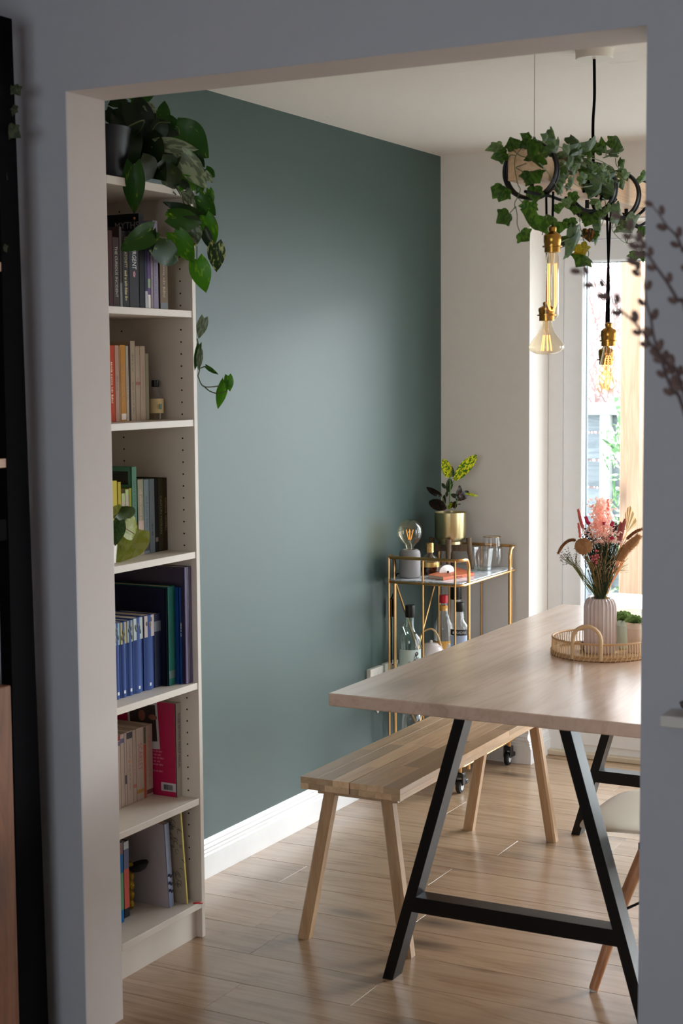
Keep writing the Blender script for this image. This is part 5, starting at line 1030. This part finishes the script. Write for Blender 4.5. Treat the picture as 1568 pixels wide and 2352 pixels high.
for i in range(22):
    MB().tube(smooth_path([stm(), b4(rs.uniform(720, 1000), 1260, -.02), b4(rs.uniform(560, 1130), rs.uniform(930, 1080), -.02)], 4), rs.uniform(.0006, .0011), 4).build('stem', M_straw if i % 2 else M_stem, o)
o = flower('grass_wisps', 'fine pale green grass wisps at the right under the tan plume'); q = MB(); rs = random.Random(18)
for i in range(40): q.tube([stm(), b4(1060, 1230), b4(rs.uniform(1120, 1330), rs.uniform(960, 1260), .01)], .0004, 3)
q.build('blades', mat('pale_green_wisp', srgb(176, 172, 110), rough=.9), o, kind='stuff')
# succulents and tealight in the tray
M_suc = leaf_mat('succulent_leaf', srgb(120, 150, 84), srgb(160, 180, 120), 4, .6, .4, .1); su = leaf_mesh('leaf', M_suc, lambda t: .26*math.sin(math.pi*min(1, t*.8+.12))**.8+.01, 6, -.25, .1)
for (cx_, top, yy_, col, l_, rr_, nl_) in ((1431, 1423, .045, (196, 212, 196), 'spiky green succulent in a mint pot at the back of the tray', .0215, 26), (1457, 1429, .0, (226, 204, 184), 'flat rosette succulent in a blush pot at the right of the tray', .0225, 24)):
    yb_ = tcx.y+.050+yy_-.02; t_ = at(cx_, top, y=yb_); b_ = Vector((t_.x, t_.y, TZ+.0056)); h = t_.z-b_.z
    o = thing('succulent', b_, l_, 'plant'); m = mat('pot_%d_%d_%d' % col, srgb(*col), rough=.5)
    MB().lathe([(rr_*.74, 0), (rr_*.78, .002), (rr_*.93, h*.78), (rr_*1.0, h*.80), (rr_*1.02, h), (rr_*.92, h), (rr_*.9, h*.9), (.0001, h*.9)], b_, n=32).build('pot', m, o)
    rs = random.Random(cx_)
    for i in range(nl_):
        a = i*2.4; el = .25+1.1*i/nl_; u = Vector((math.cos(a)*math.cos(el), math.sin(a)*math.cos(el), math.sin(el))); s_ = b_+Vector((0, 0, h*.93)); L = (.036 if nl_ > 25 else .031)*(1-.2*i/nl_)
        put_leaf(o, su, s_+u*.002, s_+u*L, 1.1)
p = at(1349, 1492, z=TZ+.0056); o = thing('tealight_holder', p, 'small dark plum glass tealight holder in the front of the tray', 'candle holder')
MB().lathe([(.017, 0), (.020, .003), (.021, .020), (.019, .020), (.018, .005), (.0001, .005)], p, n=28).build('glass_cup', mat('plum_glass', srgb(70, 44, 54), rough=.15, coat=.5), o)
MB().lathe([(.0155, .0052), (.0155, .015), (.0001, .0152)], p, n=24).build('candle', mat('white_wax', srgb(232, 226, 220), rough=.5), o)
# ================================================================== CHAIR
ch = thing('dining_chair', (1.16, 1.02, 0), 'white moulded shell chair with beech legs pushed under the right side of the table', 'chair')
M_shell = mat('white_plastic_shell', srgb(226, 220, 204), rough=.4)
# shell: seat pan curving up into a backrest at +X
rowsS = [(-.262, .428, .10), (-.255, .440, .155), (-.235, .447, .190), (-.20, .450, .210), (-.15, .449, .224), (-.05, .438, .235), (.08, .430, .235), (.17, .440, .230), (.215, .49, .222), (.235, .58, .215), (.262, .70, .205), (.275, .77, .185), (.28, .80, .13)]
vs = []; n_ = 14
for (dx, z, hw) in rowsS:
    for i in range(n_+1):
        s_ = -1+2*i/n_; up_ = (.05*min(1, max(0, (dx+.20)/.25))*abs(s_)**3-.010*s_**6) if z < .47 else 0; fw = -.05*abs(s_)**2.5 if z >= .47 else 0
        vs.append((1.145+dx+fw, 1.02+hw*s_, z+up_-(.036 if z < .47 else .036*max(0, (.8-z)/.33))))
fs = [(j*(n_+1)+i, j*(n_+1)+i+1, (j+1)*(n_+1)+i+1, (j+1)*(n_+1)+i) for j in range(len(rowsS)-1) for i in range(n_)]
o = MB().add(vs, fs, True).build('shell', M_shell, ch); md = o.modifiers.new('s', 'SOLIDIFY'); md.thickness = .009; md.offset = -1; md2 = o.modifiers.new('b', 'SUBSURF'); md2.levels = 1; md2.render_levels = 2
for sx_, fx_, tx__ in ((-1, .945, 1.045), (1, 1.40, 1.255)):
    for fy, ty__ in ((.815, .915), (1.225, 1.125)):
        MB().tube([(fx_, fy, .004), (fx_+(tx__-fx_)*.5, fy+(ty__-fy)*.5, .2), (tx__, ty__, .350)], [.0115, .015, .0165], 14).build('leg', M_chairwood, ch)
        MB().tube([(fx_, fy, .0002), (fx_, fy, .005)], .009, 12).build('glide', mat('white_plastic', srgb(226, 222, 214), rough=.4), ch)
for a, b_ in (((.985, .855, .19), (1.045, 1.125, .345)), ((.985, 1.185, .19), (1.045, .915, .345)), ((.985, .855, .19), (1.255, .915, .345)), ((.985, 1.185, .19), (1.255, 1.125, .345)), ((1.34, .855, .19), (1.045, .915, .345)), ((1.34, 1.185, .19), (1.045, 1.125, .345))):
    MB().tube([a, b_], .0035, 8).build('wire_brace', M_black, ch)
MB().box((1.03, .90, .350), (1.27, .915, .365)).box((1.03, 1.125, .350), (1.27, 1.14, .365)).box((1.03, .915, .352), (1.045, 1.125, .362)).box((1.255, .915, .352), (1.27, 1.125, .362)).box((1.10, .90, .365), (1.2, 1.14, .390)).build('seat_frame', M_black, ch)
# ================================================================== GARDEN OUTSIDE
struct(MB().box((-3.5, 3.3, -.35), (9, 14, -.08)).box((3.3, -3, -.35), (9, 3.3, -.08)).build('trim_1', mat('pale_paving', srgb(196, 196, 190), rough=.9, var=.1, vscale=6)))['label'] = 'pale paved garden ground'
FY = 5.0
fe = thing('fence', (.6, FY, -.08), 'weathered grey horizontal board fence beyond the glass door', 'fence')
M_fen = wood('weathered_grey_board', srgb(98, 106, 112), srgb(114, 122, 128), srgb(134, 142, 146), 'X', rough=.85, knots=False, rnd=.12)
z = -.06
while z < 1.30:
    MB().box((-2.6, FY, z), (1.0, FY+.022, z+.132), .003).build('board', M_fen, fe); z += .143
M_frail = mat('pale_timber_rail', srgb(176, 182, 176), rough=.8)
MB().box((-2.6, FY-.05, 1.315), (1.055, FY+.05, 1.375), .004).build('top_rail', M_frail, fe)
for x in (-1.9, -.455, 1.0): MB().box((x, FY-.045, -.08), (x+.055, FY-.001, 1.314), .003).build('post', M_frail, fe)
M_post = wood('new_pine_post', srgb(146, 114, 90), srgb(160, 128, 102), srgb(172, 142, 118), 'Z', rough=.7)
pl_, pr_ = at(1423, 1000, y=4.2).x, at(1467, 1000, y=4.2).x
o = MB().box((pl_, 4.2, -.08), (pr_, 4.2+.095, 2.9), .004).build('timber_post', M_post); tag(o, 'square new pine post of a pergola outside the glass door', 'post')
o = MB().box((1.7, 4.2, -.08), (1.795, 4.295, 2.9), .004).build('timber_post', M_post); tag(o, 'second pergola post out of sight to the right of the door', 'post')
# hedge of bare pinkish twigs and pale leaves above the fence
hd = thing('hedge', (.5, 6.2, -.08), 'tall twiggy bush with pale pinkish growth rising behind the fence', 'bush'); rs = random.Random(21); q = MB(); q2 = MB()
for i in range(300):
    x = rs.uniform(-2.4, .5); y = rs.uniform(5.7, 6.9); p_ = Vector((x, y, .2)); pts = [p_]; d_ = Vector((rs.gauss(0, .25), rs.gauss(0, .15), 1)).normalized()
    for j in range(5): p_ = p_+d_*rs.uniform(.3, .6); d_ = (d_+Vector((rs.gauss(0, .35), rs.gauss(0, .2), 0))).normalized(); pts.append(p_)
    q.tube(pts, .006, 3)
for i in range(4600):
    p_ = Vector((rs.uniform(-2.4, .5), rs.uniform(5.6, 7.0), rs.uniform(.9, 3.1))); u = Vector((rs.gauss(0, 1), rs.gauss(0, 1), rs.gauss(0, 1))).normalized(); w_ = u.cross(Vector((0, 0, 1))).normalized(); l_ = rs.uniform(.02, .05); q2.add([p_, p_+u*l_*.5+w_*l_*.3, p_+u*l_, p_+u*l_*.5-w_*l_*.3], [(0, 1, 2, 3)])
q.build('twigs', mat('pinkish_twig', srgb(170, 146, 142), rough=.9), hd, kind='stuff'); q2.build('small_leaves', leaf_mat('pale_pink_leaf', srgb(240, 226, 222), srgb(206, 180, 176), 3, .5, .9, .5), hd, kind='stuff')
# variegated bamboo-like clumps
M_bl = leaf_mat('variegated_blade', srgb(98, 136, 92), srgb(220, 228, 204), 5, .5, .5, .4, stripe=False); M_bl2 = leaf_mat('green_blade', srgb(74, 110, 70), srgb(130, 162, 112), 5, .5, .5, .4)
BLm = [leaf_mesh('blade', m, lambda t: .045*math.sin(math.pi*min(1, t*.93+.05))**.6+.003, 8, .35, .3) for m in (M_bl, M_bl2)]
def garden(px_, py_, y): return at(px_, py_, y=y)
for gi, (lab, base, yy_, lst) in enumerate((('variegated strap-leaved plant left of the pine post outside', (1405, 1420), 4.62, ((1425, 1060, 1372, 985), (1422, 1050, 1398, 975), (1424, 1052, 1420, 960), (1424, 1075, 1380, 1040), (1420, 1068, 1400, 1048), (1424, 1090, 1384, 1090), (1420, 1045, 1374, 1005), (1428, 990, 1418, 890), (1424, 1100, 1394, 1105), (1400, 975, 1384, 1020), (1405, 1060, 1378, 1065), (1428, 1180, 1385, 1150), (1424, 1200, 1395, 1180), (1420, 1240, 1392, 1215), (1425, 1300, 1400, 1330), (1400, 1360, 1440, 1340), (1396, 1380, 1356, 1350), (1400, 1385, 1352, 1392))),
        ('variegated strap-leaved plant right of the pine post outside', (1480, 1430), 4.7, ((1460, 900, 1480, 950), (1462, 1000, 1490, 960), (1462, 1005, 1482, 1040), (1460, 1060, 1480, 1015), (1462, 1085, 1490, 1090), (1460, 1100, 1478, 1135), (1465, 1165, 1485, 1140), (1466, 1200, 1484, 1170), (1462, 1250, 1490, 1235), (1460, 1215, 1478, 1260), (1462, 1310, 1488, 1330), (1460, 1350, 1492, 1360), (1466, 1395, 1478, 1320), (1466, 1395, 1490, 1350), (1462, 1400, 1450, 1330), (1464, 1150, 1470, 1100))))):
    o = thing('strap_leaved_plant', (garden(*base, yy_).x, yy_, -.08), lab, 'plant'); b0 = garden(*base, yy_); b0.z = -.08; rs = random.Random(gi)
    for (x1, y1, x2, y2) in lst:
        yq = yy_+rs.uniform(-.12, .12); put_leaf(o, BLm[0], garden(x1, y1, yq), garden(x2, y2, yq+rs.uniform(-.03, .03)), 1.5, roll=rs.uniform(-.5, .5), name='blade')
    for i in range(26 if gi == 0 else 40):
        x1, y1 = (rs.uniform(1398, 1432) if gi == 0 else rs.uniform(1455, 1520)), rs.uniform(1000, 1420); a = rs.uniform(-2.8, -.3); l_ = rs.uniform(35, 75); yq = yy_+rs.uniform(-.05, .2)
        put_leaf(o, BLm[i % 2], garden(x1, y1, yq), garden(x1+l_*math.cos(a), y1+l_*math.sin(a), yq), 1.2, roll=rs.uniform(-.6, .6), name='blade')
    q = MB()
    for i in range(4): x = rs.uniform(-.08, .15); q.tube([(b0.x+x, yy_+.02, -.08), (b0.x+x*1.3, yy_+.02, .7), (b0.x+x*1.8, yy_+.02, 1.35)], .007, 5)
    q.build('cane', mat('green_cane', srgb(120, 150, 100)), o, kind='stuff')
o = thing('garden_table', (.10, 4.0, -.08), 'low white garden table just outside the glass door', 'table')
zt = at(1440, 1397, y=3.62).z
MB().box((-.10, 3.60, zt-.03), (.75, 4.05, zt), .003).build('tabletop', M_upvc, o)
for x in (-.07, .68):
    for y in (3.63, 3.98): MB().box((x, y, -.08), (x+.04, y+.04, zt-.03)).build('leg', M_upvc, o)
# ================================================================== LIVING ROOM SIDE
LX = -.058
su_ = thing('shelving_unit', (-.4, -.26, 0), 'black steel and wood shelving unit left of the opening, ivy trailing over it', 'shelving')
M_blk2 = mat('black_powder_steel', srgb(8, 6, 9), rough=.8, spec=.05)
ya, yb_ = at(26, 0, x=LX).y, at(112, 2352, x=LX).y; yc, yd = -.150, -.135
for x in (LX, -.80):
    MB().add([(x-.03, yc-.012, 0), (x, yc-.012, 0), (x, min(yb_, -.045), 0), (x-.03, min(yb_, -.045), 0), (x-.03, ya-.052, 2.3), (x, ya-.052, 2.3), (x, ya, 2.3), (x-.03, ya, 2.3)], [(0,1,2,3),(7,6,5,4),(0,4,5,1),(1,5,6,2),(2,6,7,3),(3,7,4,0)]).build('upright', M_blk2, su_)
    MB().box((x-.03, -.47, 0), (x, -.44, 2.3)).build('upright', M_blk2, su_)
    MB().box((x-.028, -.44, 1.180), (x-.002, -.16, 1.226)).build('crossbar', M_blk2, su_)
    MB().box((x-.028, -.44, 2.27), (x-.002, -.16, 2.3)).build('crossbar', M_blk2, su_)
for z in (1.338, 1.760): MB().box((-.80, -.46, z), (LX-.0015, -.136, z+.02), .001).build('shelf_board', M_shelfwood, su_)
cb = MB().box((-.798, -.47, .03), (LX-.001, -.1625, .86), .002).build('cabinet_box', M_rust, su_)
MB().box((-.79, -.4705, .05), (-.43, -.484, .84), .002).build('cabinet_door', M_rust, su_); MB().box((-.42, -.4705, .05), (-.07, -.484, .84), .002).build('cabinet_door', M_rust, su_)
p = at(-60, 500, x=-.16); o = thing('trailing_ivy', (-.2, -.2, 1.7805), 'dark trailing ivy hanging at the edge of the black shelving unit', 'plant')
MB().lathe([(.05, 0), (.06, .01), (.068, .1), (.062, .1), (.0001, .09)], (-.2, -.29, 1.7805), n=28).build('pot', mat('grey_concrete', srgb(146, 142, 142)), o)
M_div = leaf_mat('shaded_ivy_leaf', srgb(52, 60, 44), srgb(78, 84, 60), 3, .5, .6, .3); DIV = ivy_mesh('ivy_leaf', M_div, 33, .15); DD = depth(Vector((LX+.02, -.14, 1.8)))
e7 = lambda x, y: at(x/3.92, y/3.92, d=DD)
for (x1, y1, x2, y2, wf) in ((10, 480, 90, 555, .9), (120, 770, 182, 862, .9), (90, 760, 20, 850, .9), (145, 945, 110, 1050, .5), (60, 960, 20, 1045, 1), (60, 1140, 188, 1240, .8), (80, 1150, 10, 1235, 1), (0, 1400, 60, 1455, .8), (0, 1560, 70, 1620, .8), (0, 1860, 30, 1890, .9), (-10, 1650, 10, 1720, .8), (40, 860, 0, 780, 1), (20, 2200, 60, 2270, .8)):
    put_leaf(o, DIV, e7(x1, y1), e7(x2, y2), wf)
MB().tube(smooth_path([Vector((-.2, -.29, 1.875)), Vector((-.12, -.24, 1.92)), e7(60, 760), e7(40, 1100), e7(-20, 1500), e7(0, 2200)], 6), .0012, 5).tube(smooth_path([e7(60, 760), e7(30, 600), e7(0, 480)], 4), .0012, 5).build('vine', mat('ivy_stem', srgb(84, 98, 60), rough=.6), o)
# pussy willow
g4 = lambda x, y: (1180+x/4.041, 480+y/4.041)
WD = 2.05; wp = lambda x, y: at(x, y, d=WD)
V0 = at(1790, 1760, d=WD); wv = thing('floor_vase', (V0.x, V0.y, 0), 'tall dark floor vase holding the pussy willow branches by the right wall', 'vase')
MB().lathe([(.08, 0), (.10, .02), (.12, .25), (.10, .5), (.05, V0.z-.05), (.045, V0.z), (.05, V0.z+.012), (.042, V0.z+.012), (.04, V0.z-.04)], (V0.x, V0.y, 0), n=36).build('vase_body', mat('charcoal_stoneware', srgb(60, 58, 58), rough=.6), wv)
M_wil = mat('willow_bark', srgb(74, 52, 52), rough=.7); M_bud = mat('grey_brown_catkin', srgb(104, 84, 80), rough=1, sheen=.2)
budm = MB().ball((0, 0, 0), 1, n=10, m=8).mesh('catkin', M_bud)
WL = ['pussy willow branch reaching farthest left in front of the glass door', 'pussy willow branch starting near the black cords and crossing the wall edge', 'steep pussy willow branch running down the edge of the opening', 'pussy willow branch highest on the right wall', 'short pussy willow branch leaving the frame low on the right']
BR = [[g4(*t) for t in ((600, 580), (655, 620), (740, 690), (870, 795), (940, 880), (1000, 950), (1110, 1045), (1190, 1140), (1260, 1250), (1330, 1320), (1440, 1470), (1560, 1650))],
      [g4(*t) for t in ((975, 75), (1060, 195), (1140, 300), (1180, 380), (1250, 440), (1320, 540), (1420, 680), (1520, 850), (1620, 1040))],
      [g4(*t) for t in ((1120, 500), (1180, 600), (1210, 740), (1230, 880), (1270, 1010), (1290, 1150), (1325, 1290), (1370, 1400), (1410, 1540), (1480, 1700), (1580, 1880))],
      [g4(*t) for t in ((1275, -40), (1350, 55), (1420, 160), (1510, 255), (1570, 400), (1640, 560))],
      [g4(*t) for t in ((1370, 1380), (1450, 1440), (1530, 1540), (1620, 1650))]]
rs = random.Random(31)
for bi, (pts, l_) in enumerate(zip(BR, WL)):
    o = thing('willow_branch', V0, l_, 'branch', 'pussy willow branches'); last = pts[-1]
    w3 = [wp(*t) for t in pts]; dd = .02*(bi-2); w3 = [CP+(v-CP)*(1+dd) for v in w3]; path = smooth_path(w3+[w3[-1].lerp(V0, .5)+Vector((.0, 0, .01)), V0+Vector((rs.uniform(-.02, .02), rs.uniform(-.02, .02), 0))], 5)
    n_ = len(path); MB().tube(path, [.0007+.0022*i/n_ for i in range(n_)], 7).build('twig', M_wil, o)
    side = 1; i = 0
    for k_ in range(len(w3)):
        for sub in (0, .5):
            if k_ == len(w3)-1 and sub: continue
            p_ = w3[k_] if not sub else (w3[k_]+w3[k_+1])/2
            if sub and rs.random() < .75: continue
            t_ = (w3[max(k_-1, 0)]-w3[min(k_+1, len(w3)-1)]).normalized(); sd_ = t_.cross(CF).normalized()*side; side = -side
            L = rs.uniform(.0062, .0080); wdt = L*.62; ax = (t_*.85+sd_*.5).normalized(); up_ = ax.cross(CF).normalized(); th_ = ax.cross(up_)
            Mx = Matrix.Identity(4); c_ = p_+(sd_*.0042 if k_ else Vector((0, 0, 0)))+ax*.004
            for r in range(3): Mx[r][0] = up_[r]*wdt; Mx[r][1] = th_[r]*wdt; Mx[r][2] = ax[r]*L; Mx[r][3] = c_[r]
            inst('catkin', budm, o, Mx)
# pale ledge at the right edge with a dark dish on it
zl1, zl0 = at(1545, 1634, y=-.03).z, at(1545, 1660, y=-.03).z; xl = at(1531, 1646, y=-.03).x
o = MB().box((xl, -.075, zl0), (xl+.6, -.0002, zl1), .002).build('wall_ledge', mat('pale_ledge', srgb(206, 203, 198), rough=.8)); tag(o, 'pale narrow wall ledge at the right edge below the willow branches', 'shelf')
cx_ = xl+.062; c_ = Vector((cx_, -.038, zl1+.0003)); o = thing('dish', c_, 'shallow dark dish on the pale ledge at the right edge', 'dish')
MB().lathe([(.016, 0), (.02, .002), (.033, .014), (.036, .021), (.034, .021), (.018, .005), (.0001, .004)], c_, n=28).build('dish_body', mat('umber_ceramic', srgb(92, 86, 78), rough=.5), o)
